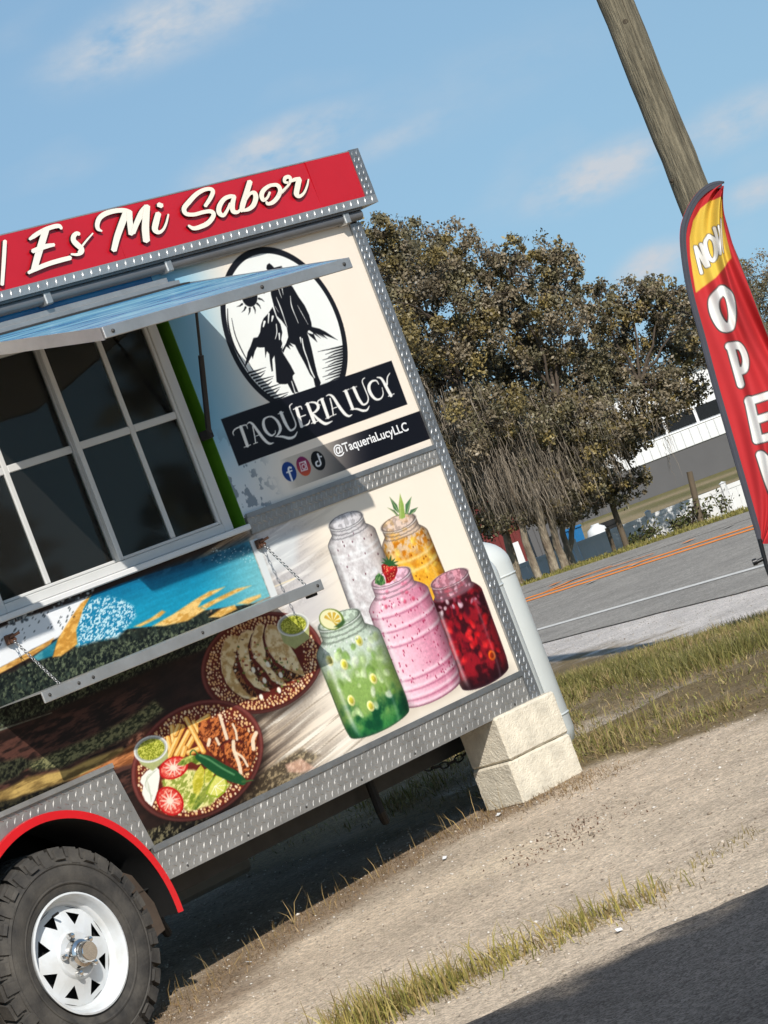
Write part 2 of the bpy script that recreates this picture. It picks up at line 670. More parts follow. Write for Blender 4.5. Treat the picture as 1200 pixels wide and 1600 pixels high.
# traced lines on the land
L_VERGE = [tp(*p) for p in ((905, 1212), (985, 1205), (1107, 1157), (1200, 1119))]       # lot / grass
L_SHOULD = [tp(*p) for p in ((855, 1032), (960, 1012), (1050, 988), (1200, 962))]         # grass / pale shoulder
L_RUT1 = [tp(*p) for p in ((880, 1062), (930, 1050), (1000, 1022), (1060, 1000))]
L_RUT2 = [tp(*p) for p in ((880, 1150), (950, 1118), (1010, 1085), (1080, 1058))]
L_DARK = [tp(*p) for p in ((890, 1080), (960, 1058), (1060, 1045), (1130, 1030), (1200, 1000))]
L_STRIP = [tp(*p) for p in ((545, 1612), (640, 1568), (760, 1515), (880, 1462), (960, 1425), (1030, 1400))]
L_APRON = [tp(*p) for p in ((757, 1600), (880, 1530), (1040, 1456), (1200, 1387))]
L_FRINGE = [tp(*p) for p in ((255, 1600), (330, 1530), (440, 1460), (560, 1385), (700, 1305), (790, 1262))]


def extend(P, k0=60., k1=60.):
    P = [np.asarray(p, float) for p in P]
    d0 = P[0] - P[-1]
    d0 /= np.linalg.norm(d0)
    return [P[0] + d0 * k0] + P + [P[-1] - d0 * k1]


def side(x, y, P):
    """signed distance from the straight line through first and last point (+ = away from camera)"""
    a, b = np.asarray(P[0]), np.asarray(P[-1])
    d = (b - a) / np.linalg.norm(b - a)
    n = np.array([-d[1], d[0]])
    if n @ (-a) > 0:
        n = -n
    return (x - a[0]) * n[0] + (y - a[1]) * n[1]


gx = axis((-2500, -200, 300), (-200, -20, 20), (-20, -4, .8), (-4, 5, .06), (5, 30, 1), (30, 200, 20), (200, 2501, 300))
gy = axis((-300, -20, 40), (-20, 5, 1), (5, 22, .06), (22, 44, .2), (44, 70, .5), (70, 200, 8), (200, 3000, 200))
GX, GY = np.meshgrid(gx, gy)
GZ = zt(GX, GY)
c_gravel = lin((205, 187, 164)) * .97
c_soil = lin((150, 133, 108)) * .85
c_turf = lin((132, 114, 82)) * .8
c_white = lin((204, 196, 188)) * .95
c_far = lin((124, 117, 74)) * .8
GQ = GX * RN[0] + GY * RN[1]
n1 = fbm(GX * 1.3, GY * 1.3, 11, 4)
n2 = fbm(GX * 4.0, GY * 4.0, 12, 4)
col = np.zeros(GX.shape + (3,)) + c_gravel


def lay(mask, c):
    global col
    col = col * (1 - mask[..., None]) + np.asarray(c) * mask[..., None]


straw = (1 - smooth(.10, .42, dist_poly(GX, GY, extend(L_FRINGE, 3, 0)) + (n2 - .5) * .5)) * .75
lay(straw, lin((142, 118, 92)) * .85)
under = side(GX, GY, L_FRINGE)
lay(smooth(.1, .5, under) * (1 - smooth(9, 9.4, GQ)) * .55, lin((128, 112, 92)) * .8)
tr_ = side(GX, GY, L_APRON)                       # faint wheel tracks and stains along the lot
for off_, wd_, am_ in ((1.05, .16, .35), (2.35, .20, .28), (.42, .10, .30)):
    lay(np.exp(-((tr_ - off_ + (n1 - .5) * .5) / wd_) ** 2) * am_ * smooth(.35, .6, fbm(GX * .9, GY * .9, 37, 3)), lin((150, 134, 116)) * .9)
lay(smooth(.56, .70, fbm(GX * 1.1, GY * 1.1, 39, 4)) * .35, lin((222, 204, 176)) * .95)
dverge = side(GX, GY, L_VERGE)
grass_m = smooth(-.12, .18, dverge + (n2 - .5) * .55) * (GX > -40)
lay(grass_m, c_turf)
rut = np.maximum(1 - smooth(.05, .22, dist_poly(GX, GY, extend(L_RUT1, .5, 3)) + (n2 - .5) * .25), 1 - smooth(.05, .24, dist_poly(GX, GY, extend(L_RUT2, .5, 2)) + (n2 - .5) * .3))
lay(rut, lin((178, 164, 146)) * .9)
lay(smooth(.52, .66, n2) * smooth(0, .3, dverge) * .5 * (1 - smooth(16, 18, GQ)), c_soil)
dsh = side(GX, GY, L_SHOULD)
lay(smooth(-.5, .5, dsh + (n2 - .5) * 1.5), c_white)
lay(smooth(36.5, 37.5, GQ), c_far)
lay(smooth(47, 50, GQ) * smooth(.55, .7, fbm(GX * .08, GY * .08, 31, 3)), lin((178, 158, 122)) * .7)
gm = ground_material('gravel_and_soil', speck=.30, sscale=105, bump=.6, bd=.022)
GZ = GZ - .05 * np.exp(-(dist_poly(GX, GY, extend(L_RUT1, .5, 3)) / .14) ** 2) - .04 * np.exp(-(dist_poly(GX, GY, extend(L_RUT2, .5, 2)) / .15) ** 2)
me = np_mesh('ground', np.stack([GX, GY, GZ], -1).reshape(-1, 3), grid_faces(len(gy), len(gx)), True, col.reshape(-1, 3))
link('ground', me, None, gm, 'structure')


def land_strip(name, A, B, mat, off, nu=200, nv=12, parent=None, kind=None, jitA=0., jitB=0., seed=1):
    """sheet between polylines A and B (sampled by parameter), laid on the land"""
    def samp(P, t):
        P = np.asarray(P, float)
        L = np.r_[0, np.cumsum(np.linalg.norm(np.diff(P, axis=0), axis=1))]
        L /= L[-1]
        return np.stack([np.interp(t, L, P[:, 0]), np.interp(t, L, P[:, 1])], -1)
    t = np.linspace(0, 1, nu)
    a, b = samp(A, t), samp(B, t)
    if jitA:
        dirn = (b - a) / np.linalg.norm(b - a, axis=1, keepdims=True)
        a = a + dirn * ((fbm(a[:, 0] * 2.5, a[:, 1] * 2.5, seed, 4) - .5) * jitA)[:, None]
        b = b + dirn * ((fbm(b[:, 0] * 2.5, b[:, 1] * 2.5, seed + 9, 4) - .5) * jitB)[:, None]
    w = np.linspace(0, 1, nv)[:, None, None]
    P = a[None] * (1 - w) + b[None] * w
    Zs = zt(P[..., 0], P[..., 1]) + off
    V = np.concatenate([P, Zs[..., None]], -1).reshape(-1, 3)
    return link(name, np_mesh(name, V, grid_faces(nv, nu), True), parent, mat, kind)


# near asphalt, where the photographer's car stands
apron_m = ground_material('dark_asphalt', .9, .60, 150, .7, .012)
d0 = np.asarray(L_APRON[-1]) - np.asarray(L_APRON[0])
d0 /= np.linalg.norm(d0)
nb = np.array([d0[1], -d0[0]])
A = [L_APRON[0] - d0 * 25] + L_APRON + [L_APRON[-1] + d0 * 25]
A1 = [L_APRON[0] - d0 * 4] + L_APRON + [L_APRON[-1] + d0 * 4]
ap = land_strip('asphalt_drive', A1, [p + nb * 7 for p in A1], apron_m, .014, 420, 160, None, 'structure', .22, 0, 3)
av = np.zeros(len(ap.data.vertices) * 3)
ap.data.vertices.foreach_get('co', av)
av = av.reshape(-1, 3)
ad_ = -side(av[:, 0], av[:, 1], L_APRON)
dust = np.clip(1 - smooth(-.16, .14, ad_ + (fbm(av[:, 0] * 4, av[:, 1] * 4, 55, 4) - .5) * .55), 0, 1) ** 1.6
ac = np.ones((len(av), 4))
ac[:, :3] = lin((64, 64, 65)) * 1.0 * (1 - dust[:, None]) + c_gravel * .8 * dust[:, None]
ac[:, :3] *= (.85 + .3 * fbm(av[:, 0] * .9, av[:, 1] * 3.0, 57, 3))[:, None]
at_ = ap.data.color_attributes.new('Col', 'FLOAT_COLOR', 'POINT')
at_.data.foreach_set('color', ac.ravel().astype(np.float32))

# the road beyond the grass
ZR = -.87


def rp(px, py):
    r = pray(px, py)
    P = CAMP + r * ((ZR - HC) / r[2])
    return P[:2]


road_m = ground_material('worn_road_asphalt', .9, .30, 60, .4, .012, tint=lin((146, 141, 133)) * .95)
NE = extend([rp(850, 1005), rp(1200, 916)], 90, 40)
FE = extend([rp(820, 915), rp(1170, 800)], 90, 40)
land_strip('road', NE, FE, road_m, .012, 260, 14, None, 'structure', .5, 0, 5)
road = bpy.data.objects['road']


def stripe(name, P, w, mat, off=.018):
    P = [np.asarray(p, float) for p in P]
    d = P[-1] - P[0]
    d /= np.linalg.norm(d)
    n = np.array([-d[1], d[0]]) * w / 2
    return land_strip(name, [p - n for p in P], [p + n for p in P], mat, off, 60, 3, road)


zr = lambda x, y: rp(820 + x / 3.158, 760 + y / 3.158)
stripe('edge_line', extend([zr(68, 712), zr(1190, 393)], 60, 20), .21, M['line_white'])
stripe('far_edge_line', extend([zr(60, 510), zr(1080, 172)], 60, 20), .10, M['line_faded'])
stripe('centre_line', [zr(-60, 594), zr(1130, 214), zr(1400, 128)], .24, M['line_orange'])
stripe('centre_line', [zr(-60, 580), zr(1130, 198), zr(1400, 111)], .24, M['line_orange'])
stripe('taper_line', [zr(100, 528), zr(240, 468), zr(340, 430), zr(430, 398)], .17, M['line_orange'], .022)
stripe('taper_line', [zr(200, 482), zr(420, 408), zr(640, 338)], .07, M['line_orange'], .026)
for k, (x, y) in enumerate(((540, 396), (810, 278), (1010, 205), (150, 489), (330, 480))):
    stripe('paint_mark', [zr(x - 18, y + 6), zr(x + 18, y - 6)], .22, M['line_orange' if k % 2 else 'line_faded'], .030)

# ================================================================ trailer: painter for the printed wrap
TR = empty('food_trailer', tuple(CB), math.atan2(S[1], S[0]))
tag(TR, 'food trailer with red script roof sign, food print and serving hatch', 'food trailer')


def T(s, n, z):
    return (s, -n, z)


class Canvas:
    """colours of a printed panel, held per vertex of a fine grid on the wall (s, z)"""

    def __init__(c, s0, s1, z0, z1, ds, dz, n=0.):
        c.s = np.linspace(s0, s1, int(round((s1 - s0) / ds)) + 1)
        c.z = np.linspace(z0, z1, int(round((z1 - z0) / dz)) + 1)
        c.n = n
        c.SS, c.ZZ = np.meshgrid(c.s, c.z)
        P = CB + c.SS[..., None] * S + c.ZZ[..., None] * Z + n * N - CAMP
        d = P @ c_fwd
        c.X = 600 + F * (P @ c_x) / d
        c.Y = 800 - F * (P @ c_y) / d
        c.c = np.zeros(c.SS.shape + (3,)) + 230.

    def win(c, x0, x1, y0, y1, pad=4):
        q = np.array([fac(x, y, c.n) for x in (x0 - pad, x1 + pad) for y in (y0 - pad, y1 + pad)])
        i0, i1 = np.searchsorted(c.z, (q[:, 1].min(), q[:, 1].max()))
        j0, j1 = np.searchsorted(c.s, (q[:, 0].min(), q[:, 0].max()))
        return slice(max(i0 - 1, 0), i1 + 1), slice(max(j0 - 1, 0), j1 + 1)

    def put(c, w, m, color):
        color = np.asarray(color, float)
        m = np.clip(m, 0, 1)[..., None]
        c.c[w] = c.c[w] * (1 - m) + color * m

    def poly(c, P, color, soft=1.2, alpha=1., tex=None):
        P = np.asarray(P, float)
        w = c.win(P[:, 0].min(), P[:, 0].max(), P[:, 1].min(), P[:, 1].max(), soft + 2)
        X, Y = c.X[w], c.Y[w]
        if X.size == 0:
            return
        ins = np.zeros(X.shape, bool)
        d = np.full(X.shape, 1e9)
        for a, b in zip(P, np.roll(P, -1, 0)):
            ab = b - a
            L = ab @ ab
            if L < 1e-9:
                continue
            t = np.clip(((X - a[0]) * ab[0] + (Y - a[1]) * ab[1]) / L, 0, 1)
            d = np.minimum(d, np.hypot(X - a[0] - t * ab[0], Y - a[1] - t * ab[1]))
            cr = ((a[1] > Y) != (b[1] > Y))
            with np.errstate(divide='ignore', invalid='ignore'):
                ins ^= cr & (X < (b[0] - a[0]) * (Y - a[1]) / (b[1] - a[1]) + a[0])
        sd = np.where(ins, -d, d)
        m = np.clip(.5 - sd / soft, 0, 1) * alpha
        col_ = color
        if tex is not None:
            col_ = tex(X, Y, sd)
        c.put(w, m, col_)

    def ell(c, cx, cy, hw, hh, xo=0., color=(0, 0, 0), soft=1.2, alpha=1., r0=None, tex=None):
        """ellipse by its bounding box; xo = x offset of its lowest point; r0 = inner radius for a ring"""
        w = c.win(cx - hw, cx + hw, cy - hh, cy + hh, soft + 2)
        X, Y = c.X[w] - cx, c.Y[w] - cy
        if X.size == 0:
            return
        Mxx, Myy, Mxy = hw * hw, hh * hh, xo * hh
        det = Mxx * Myy - Mxy * Mxy
        r = np.sqrt(np.maximum((X * X * Myy - 2 * X * Y * Mxy + Y * Y * Mxx) / det, 0))
        sc = min(hw, hh)
        m = np.clip(.5 - (r - 1) * sc / soft, 0, 1)
        if r0 is not None:
            m = m * np.clip(.5 + (r - r0) * sc / soft, 0, 1)
        c.put(w, m * alpha, color if tex is None else tex(X + cx, Y + cy, r))

    def line(c, P, wd, color, soft=1.1, alpha=1.):
        P = np.asarray(P, float)
        wd = np.asarray(wd if np.ndim(wd) else [wd] * len(P), float)
        mw = wd.max() / 2
        w = c.win(P[:, 0].min() - mw, P[:, 0].max() + mw, P[:, 1].min() - mw, P[:, 1].max() + mw, soft + 2)
        X, Y = c.X[w], c.Y[w]
        if X.size == 0:
            return
        m = np.zeros(X.shape)
        for k in range(len(P) - 1):
            a, ab = P[k], P[k + 1] - P[k]
            t = np.clip(((X - a[0]) * ab[0] + (Y - a[1]) * ab[1]) / (ab @ ab + 1e-9), 0, 1)
            d = np.hypot(X - a[0] - t * ab[0], Y - a[1] - t * ab[1])
            m = np.maximum(m, np.clip(.5 - (d - (wd[k] * (1 - t) + wd[k + 1] * t) / 2) / soft, 0, 1))
        c.put(w, m * alpha, color)

    def mesh(c, name, mat, parent, k=.90, cut=None):
        V = np.stack([c.SS, np.full(c.SS.shape, -c.n), c.ZZ], -1).reshape(-1, 3)
        Fc = grid_faces(*c.SS.shape)
        if cut is not None:
            ctr = V[Fc].mean(1)
            Fc = Fc[~cut(ctr[:, 0], ctr[:, 2])]
        return link(name, np_mesh(name, V, Fc, False, lin(np.clip(c.c, 0, 255)).reshape(-1, 3) * k), parent, mat)


def zoomer(x0, y0, sc):
    def f(*pts):
        return [(x0 + x / sc, y0 + y / sc) for x, y in pts]
    return f


def curve(P, n=6):
    """Catmull-Rom through the points"""
    P = [np.asarray(p, float) for p in P]
    if len(P) < 3:
        return P
    Q = [2 * P[0] - P[1]] + P + [2 * P[-1] - P[-2]]
    out = []
    for i in range(1, len(Q) - 2):
        for k in range(n):
            t = k / n
            out.append(.5 * ((2 * Q[i]) + (-Q[i - 1] + Q[i + 1]) * t + (2 * Q[i - 1] - 5 * Q[i] + 4 * Q[i + 1] - Q[i + 2]) * t * t + (-Q[i - 1] + 3 * Q[i] - 3 * Q[i + 1] + Q[i + 2]) * t ** 3))
    out.append(P[-1])
    return out


def cw(wd, n, cnt):
    """widths interpolated to the curve's points"""
    if not np.ndim(wd):
        return [wd] * cnt
    return list(np.interp(np.linspace(0, len(wd) - 1, cnt), np.arange(len(wd)), wd))


# ---------------------------------------------------------------- upper print: emblem and name banners
U = Canvas(1.503, 2.700, 1.545, 2.535, .0030, .0025)
cream = np.array((247, 234, 217.))
tb = 1 - smooth(1.50, 1.93, U.SS + (U.ZZ - 2.0) * -.10 + .05 * (fbm(U.SS * 5, U.ZZ * 5, 2, 3) - .5))
low = 1 - smooth(1.62, 1.95, U.ZZ)
blue_c = np.array((128, 186, 216.)) * (1 - low[..., None]) + np.array((214, 224, 230.)) * low[..., None]
U.c = cream * (1 - tb[..., None]) + blue_c * tb[..., None]
spl = smooth(.56, .60, fbm(U.SS * 26, U.ZZ * 22, 8, 4, .6)) * (1 - smooth(1.60, 1.78, U.SS)) * (1 - smooth(1.74, 1.92, U.ZZ))
U.c = U.c * (1 - .55 * spl[..., None]) + np.array((70, 88, 104.)) * .55 * spl[..., None]
R_ = np.hypot(U.SS - 2.101, U.ZZ - 2.1716)
ring = np.clip(.5 - (R_ - .338) / .003, 0, 1)
U.c = U.c * (1 - ring[..., None]) + np.array((24, 24, 30.)) * ring[..., None]
inn = np.clip(.5 - (R_ - .311) / .003, 0, 1)
U.c = U.c * (1 - inn[..., None]) + np.array((243, 245, 240.)) * inn[..., None]
BLK = (18, 18, 24)
zo = zoomer(340, 380, 5.4545)
# crescent strokes inside the ring and horizon hatching
for pts_, w_ in ((((85, 560), (92, 700), (130, 850), (190, 970), (260, 1090)), (1, 2.2, 3, 2.4, 1)), (((120, 640), (150, 780), (210, 920), (300, 1080)), (.6, 1.4, 1.6, .6))):
    cv = curve(zo(*pts_))
    U.line(cv, cw(w_, 6, len(cv)), BLK)
for k in range(11):
    y = 1100 + k * 23
    x0 = 268 + k * 21
    U.line(zo((x0, y + 5), (x0 + 60, y - 12), (x0 + 145 - (k % 3) * 28, y - 42 + (k % 2) * 6)), (3.6, 2.4, .5), BLK)
for k in range(12):
    y = 872 + k * 24
    U.line(zo((1090 - k * 2, y), (1000, y + 22), (895 + (k % 3) * 24 - 40 * (k == 0), y + 52)), (3.6, 2.3, .5), BLK)
# sun
U.ell(*zo((272, 452))[0], 68 / 5.4545, 90 / 5.4545, 1.5, BLK)
for a in range(14):
    t = a * 2 * pi / 14 + .2
    p0, p1 = (272 + 82 * cos(t), 452 + 104 * sin(t)), (272 + 132 * cos(t + .1), 452 + 158 * sin(t + .1))
    U.line(zo(p0, ((p0[0] + p1[0]) / 2 + 6 * sin(t), (p0[1] + p1[1]) / 2 - 6 * cos(t)), p1), (3.2, 2, .4), BLK)
# the couple
U.poly(zo((415, 215), (420, 185), (440, 170), (460, 185), (482, 208), (545, 194), (552, 208), (500, 226), (505, 250), (540, 300), (600, 340), (470, 350), (440, 290), (432, 240)), BLK)
U.poly(zo((450, 390), (478, 330), (600, 330), (640, 372), (692, 460), (742, 530), (780, 610), (800, 680), (803, 712), (868, 728), (922, 755), (1025, 826), (960, 802), (900, 778), (936, 816), (865, 776), (905, 806), (835, 768), (880, 812), (818, 772), (850, 845), (788, 792), (762, 762), (776, 800), (802, 900), (832, 1040), (852, 1120), (880, 1190), (870, 1216), (832, 1222), (816, 1150), (788, 1118), (740, 1020), (690, 930), (660, 868), (618, 850), (646, 885), (606, 868), (622, 905), (585, 880), (560, 934), (548, 915), (582, 856), (602, 800), (590, 720), (545, 660), (505, 620), (482, 545), (455, 440)), BLK)
U.poly(zo((468, 545), (430, 600), (392, 640), (372, 690), (362, 760), (342, 800), (305, 808), (280, 880), (256, 930), (230, 1062), (270, 1000), (290, 960), (300, 985), (318, 920), (336, 885), (360, 890), (400, 888), (408, 975), (420, 920), (440, 945), (446, 1010), (460, 1092), (472, 1090), (466, 990), (484, 958), (492, 1040), (502, 1182), (532, 1202), (582, 1202), (612, 1192), (642, 1162), (640, 1130), (658, 1110), (622, 1040), (572, 960), (548, 920), (556, 870), (542, 820), (552, 760), (536, 690), (505, 640), (484, 585)), BLK)
U.poly(zo((595, 1195), (638, 1275), (660, 1285), (628, 1178)), BLK)
U.poly(zo((632, 1168), (664, 1270), (690, 1270), (644, 1160)), BLK)
WH = (243, 245, 240)
for pts_, w_ in ((((500, 460), (540, 560), (592, 715)), (.6, 1.6, .7)), (((620, 450), (632, 540), (688, 680)), (.6, 1.6, .5)), (((682, 530), (720, 600), (770, 690)), (.4, .9, .3)),
                 (((545, 360), (552, 400), (560, 440)), (1.6, 1, .4)), (((520, 390), (532, 430), (545, 465)), (1.2, .8, .3)), (((490, 540), (522, 590)), (.6, .3)),
                 (((560, 700), (580, 790), (545, 890)), (2.5, 3.5, 1.2)), (((500, 690), (505, 760), (492, 815)), (1.2, 1.5, .8)), (((525, 770), (528, 820)), (2.4, 1.6)),
                 (((400, 670), (390, 710)), (3.6, 2.0)), (((436, 600), (432, 680)), (2.6, 1.2)), (((470, 625), (462, 665)), (3.4, 1.4)),
                 (((720, 815), (735, 900), (770, 1000), (795, 1080), (826, 1145)), (1.6, 2.0, 1.4, 2.6, 1.6)), (((705, 805), (712, 850)), (2.2, .8)), (((780, 755), (808, 768)), (4.2, 2.2))):
    cv = curve(zo(*pts_))
    U.line(cv, cw(w_, 6, len(cv)), WH)
# banners
NAVY = (15, 16, 25)
U.poly([(345, 655), (611.7, 563.3), (636.7, 631.7), (373, 728)], NAVY, .9)
w_ = U.win(425, 668, 640, 770)
al = smooth(455, 590, U.X[w_] + 0.37 * 0) * 1.0
q0, q1 = fac(655, 642), fac(667, 686)
mz = np.clip(.5 - np.abs(U.ZZ[w_] - (q0[1] + q1[1] - .004) / 2) / .0025 + .0600 / .0025, 0, 1)
mz *= np.clip((U.SS[w_] - 1.80) / .05, 0, 1)
U.put(w_, mz * al, NAVY)
U.put(w_, mz * (1 - al) * .30, (120, 112, 100))
IC = zoomer(430, 650, 4.8)
for (x, y), cc in (((105, 417), (24, 62, 134)), ((213, 377), (172, 40, 66)), ((322, 335), (10, 10, 14))):
    s_, z_ = fac(*IC((x, y))[0])
    rr = np.hypot(U.SS - s_, U.ZZ - z_)
    m = np.clip(.5 - (rr - .0385) / .0025, 0, 1)[..., None]
    cl = np.zeros(U.c.shape) + cc
    if cc[0] == 172:
        g = np.clip((U.ZZ - z_) / .077 + .5, 0, 1)[..., None]
        cl = np.array((214, 92, 52.)) * (1 - g) + np.array((120, 26, 96.)) * g
    U.c = U.c * (1 - m) + cl * m
IW = (240, 240, 240)
U.line(curve(IC((118, 388), (104, 386), (100, 405), (112, 440), (127, 484))), 3.0, IW)
U.line(IC((88, 424), (124, 410)), 2.4, IW)
U.poly(IC((178, 350), (228, 334), (246, 402), (196, 418)), IW)
U.poly(IC((185, 356), (223, 344), (238, 396), (200, 409)), (160, 40, 70))
U.ell(*IC((214, 380))[0], 3.4, 4.6, .6, IW)
U.ell(*IC((214, 380))[0], 2.0, 2.8, .3, (165, 45, 65))
U.ell(*IC((222, 352))[0], 1.0, 1.2, 0, IW)
U.line(curve(IC((318, 285), (334, 330), (342, 358), (330, 374), (312, 372), (306, 350), (318, 340))), 2.6, IW)
U.line(curve(IC((320, 288), (330, 304), (346, 304))), 2.2, IW)
# lettering of the name banner
TA = zoomer(340, 630, 7.5)
TB = zoomer(480, 560, 7.5)
LET = [(TA, ((190, 378), (180, 342), (205, 305), (262, 276), (330, 256), (352, 298)), (8, 14, 17, 16, 15, 8)), (TA, ((272, 280), (350, 500)), (40, 36)), (TA, ((312, 517), (385, 488)), 11),
       (TA, ((343, 248), (372, 225), (410, 245), (470, 325), (545, 425), (605, 472), (658, 464)), (8, 16, 28, 34, 36, 28, 8)), (TA, ((412, 275), (432, 375), (446, 462)), (14, 14, 14)), (TA, ((422, 478), (468, 458)), 10), (TA, ((436, 392), (500, 366)), 9),
       (TA, ((590, 160), (545, 190), (538, 255), (568, 330), (628, 378), (672, 355), (676, 320)), (14, 26, 36, 36, 24, 12, 8)), (TA, ((585, 160), (640, 160), (700, 210), (735, 290), (722, 345), (690, 385)), (14, 20, 32, 36, 28, 12)), (TA, ((675, 390), (760, 392), (840, 410), (900, 390), (934, 335)), (10, 26, 34, 26, 8)),
       (TA, ((742, 112), (790, 225), (830, 295)), (40, 38, 28)), (TA, ((808, 262), (855, 318), (905, 290), (915, 238), (882, 150), (850, 72), (846, 30), (872, 6)), (26, 26, 20, 16, 14, 13, 12, 9)), (TA, ((710, 126), (772, 106)), 9),
       (TA, ((925, 62), (985, 270)), (38, 38)), (TA, ((888, 72), (968, 38), (990, 70)), (10, 14, 8)), (TA, ((960, 165), (1030, 138)), 12), (TA, ((975, 278), (1060, 246), (1082, 196)), (12, 16, 8)),
       (TB, ((2, 535), (85, 748)), (38, 38)), (TB, ((-22, 545), (40, 515), (105, 525), (130, 575), (95, 625), (45, 645)), (10, 14, 26, 34, 24, 10)), (TB, ((62, 645), (140, 722), (215, 765), (295, 735)), (20, 34, 34, 8)), (TB, ((50, 762), (122, 734)), 10),
       (TB, ((172, 482), (245, 690)), (38, 36)), (TB, ((152, 548), (125, 530), (132, 495), (190, 468)), (8, 14, 14, 12)), (TB, ((218, 706), (278, 680)), 10),
       (TB, ((222, 442), (258, 426), (305, 455), (372, 560), (440, 648), (488, 676), (524, 660)), (8, 16, 30, 36, 34, 24, 8)), (TB, ((268, 470), (292, 570), (306, 664)), 14), (TB, ((278, 677), (338, 654)), 9), (TB, ((290, 592), (348, 570)), 9),
       (TB, ((452, 385), (532, 588)), (38, 36)), (TB, ((422, 387), (490, 360)), 10), (TB, ((508, 600), (580, 592), (650, 612), (700, 604), (727, 560)), (8, 22, 28, 22, 8)),
       (TB, ((545, 345), (600, 468), (640, 528)), (36, 34, 26)), (TB, ((510, 353), (580, 330)), 9), (TB, ((612, 490), (655, 540), (702, 520), (715, 460), (682, 370), (647, 282), (652, 246), (674, 228)), (26, 24, 18, 14, 13, 12, 11, 9)),
       (TB, ((838, 302), (810, 262), (760, 268), (727, 312), (727, 372), (762, 440), (810, 480), (862, 470), (890, 418), (878, 342)), (8, 16, 24, 34, 38, 34, 26, 18, 12, 7)),
       (TB, ((818, 222), (868, 236), (922, 322)), (10, 26, 34)), (TB, ((912, 305), (945, 370), (982, 436)), (34, 36, 34)), (TB, ((936, 305), (940, 222), (968, 174)), (18, 14, 9)), (TB, ((952, 443), (1018, 415)), 10)]
for zf, P, wd in LET:
    cv = curve(zf(*P))
    U.line(cv, [x / 7.5 for x in cw(wd, 6, len(cv))], (246, 244, 238), 1.0)
U.mesh('upper_wall_print', M['print'], TR)

# ---------------------------------------------------------------- lower print: landscape, plates and jars
LW = Canvas(-.30, 2.700, .570, 1.500, .0036, .0028)
X, Y, SS, ZZ = LW.X, LW.Y, LW.SS, LW.ZZ


def mixc(a, b, m):
    return np.asarray(a, float) * (1 - m[..., None]) + np.asarray(b, float) * m[..., None]


creamL = np.array((249, 237, 219.))
# sun-streaked field fading from dark earth on the left to cream on the right
bnd = 1.30 + .34 * smooth(.95, 1.40, ZZ) - .05 * smooth(.6, .8, ZZ)
streak = fbm((SS + ZZ * .25) * 3.0, (ZZ - SS * .16) * 60, 41, 4, .6)
fade = smooth(-.42, .42, SS - bnd + (streak - .5) * .36)
earth = mixc((50, 36, 28), (170, 140, 106), smooth(.35, .75, streak) * smooth(.6, 1.3, SS))
LW.c = earth * (1 - fade[..., None]) + creamL * fade[..., None]
st2 = smooth(.60, .72, fbm((SS + ZZ * .2) * 2.2, (ZZ - SS * .17) * 85, 44, 3, .5)) * smooth(1.05, 1.35, SS) * (1 - smooth(1.62, 1.92, SS)) * (1 - smooth(1.0, 1.2, ZZ))
LW.c = mixc(LW.c, (120, 104, 86), st2 * .45)
st3 = smooth(.62, .70, fbm((SS + ZZ * .2) * 2.6, (ZZ - SS * .17) * 95, 49, 3, .5)) * smooth(1.1, 1.35, SS) * (1 - smooth(1.6, 1.85, SS)) * (1 - smooth(.95, 1.15, ZZ))
LW.c = mixc(LW.c, (252, 246, 232), st3 * .8)
# mauve water haze under the belt
hz = smooth(1.48, 1.56, SS) * (1 - smooth(1.66, 1.92, SS)) * smooth(1.02, 1.12, ZZ)
LW.c = mixc(LW.c, np.array((206, 204, 206.)), hz * .8)
h2 = hz * smooth(.55, .7, fbm(SS * 5 + ZZ * 2, (ZZ - SS * .1) * 70, 52, 3))
LW.c = mixc(LW.c, np.array((242, 238, 232.)), h2 * .8)
LW.line([(425, 918), (460, 904)], (1, 2.2), (250, 232, 190), 2)
ZA = zoomer(0, 860, 2.727)
# dark hillsides, river, fields on the left
lowm = 1 - smooth(1.02, 1.16, SS)
nz_a = fbm(SS * 9 + ZZ * 3, (ZZ - SS * .08) * 26, 61, 5, .6)
LW.c = mixc(LW.c, mixc((16, 12, 12), (62, 40, 34), nz_a), lowm * .92)


def tx(c1, c2, fs, fz, seed, thr=(.35, .65), shear=.1, rough=.6):
    def f(Xp, Yp, sd):
        # panel coordinates of these pixels
        s_ = (Xp + .38 * (800 - Yp) * 0) / 290.
        n_ = fbm((Xp + .0 * Yp) * fs / 290., (Yp + Xp * (.37 + shear)) * fz / 400., seed, 4, rough)
        return mixc(c1, c2, smooth(thr[0], thr[1], n_))
    return f


LW.poly(ZA((-250, 860), (0, 790), (210, 715), (230, 690), (420, 640), (640, 570), (640, 1000), (-250, 1330)), 0, 20, 1, tx((30, 20, 18), (84, 54, 46), 14, 70, 3))
LW.poly(ZA((100, 910), (260, 850), (400, 790), (540, 720), (660, 640), (700, 680), (560, 790), (420, 850), (250, 930), (140, 940)), 0, 8, 1, tx((44, 48, 32), (136, 134, 94), 60, 130, 5))
LW.poly(ZA((-200, 1060), (20, 1020), (120, 965), (230, 945), (300, 930), (380, 890), (520, 840), (560, 860), (420, 930), (240, 1000), (80, 1055), (-200, 1140)), 0, 5, 1, tx((120, 96, 54), (196, 164, 96), 10, 50, 7))
LW.poly(ZA((-200, 960), (0, 905), (90, 880), (140, 900), (80, 960), (0, 1000), (-200, 1060)), 0, 6, 1, tx((12, 14, 10), (66, 68, 50), 80, 100, 8))
LW.poly(ZA((-200, 1100), (60, 1060), (200, 1010), (300, 985), (420, 955), (420, 1200), (-200, 1250)), 0, 6, 1, tx((8, 8, 7), (56, 52, 36), 70, 100, 9))
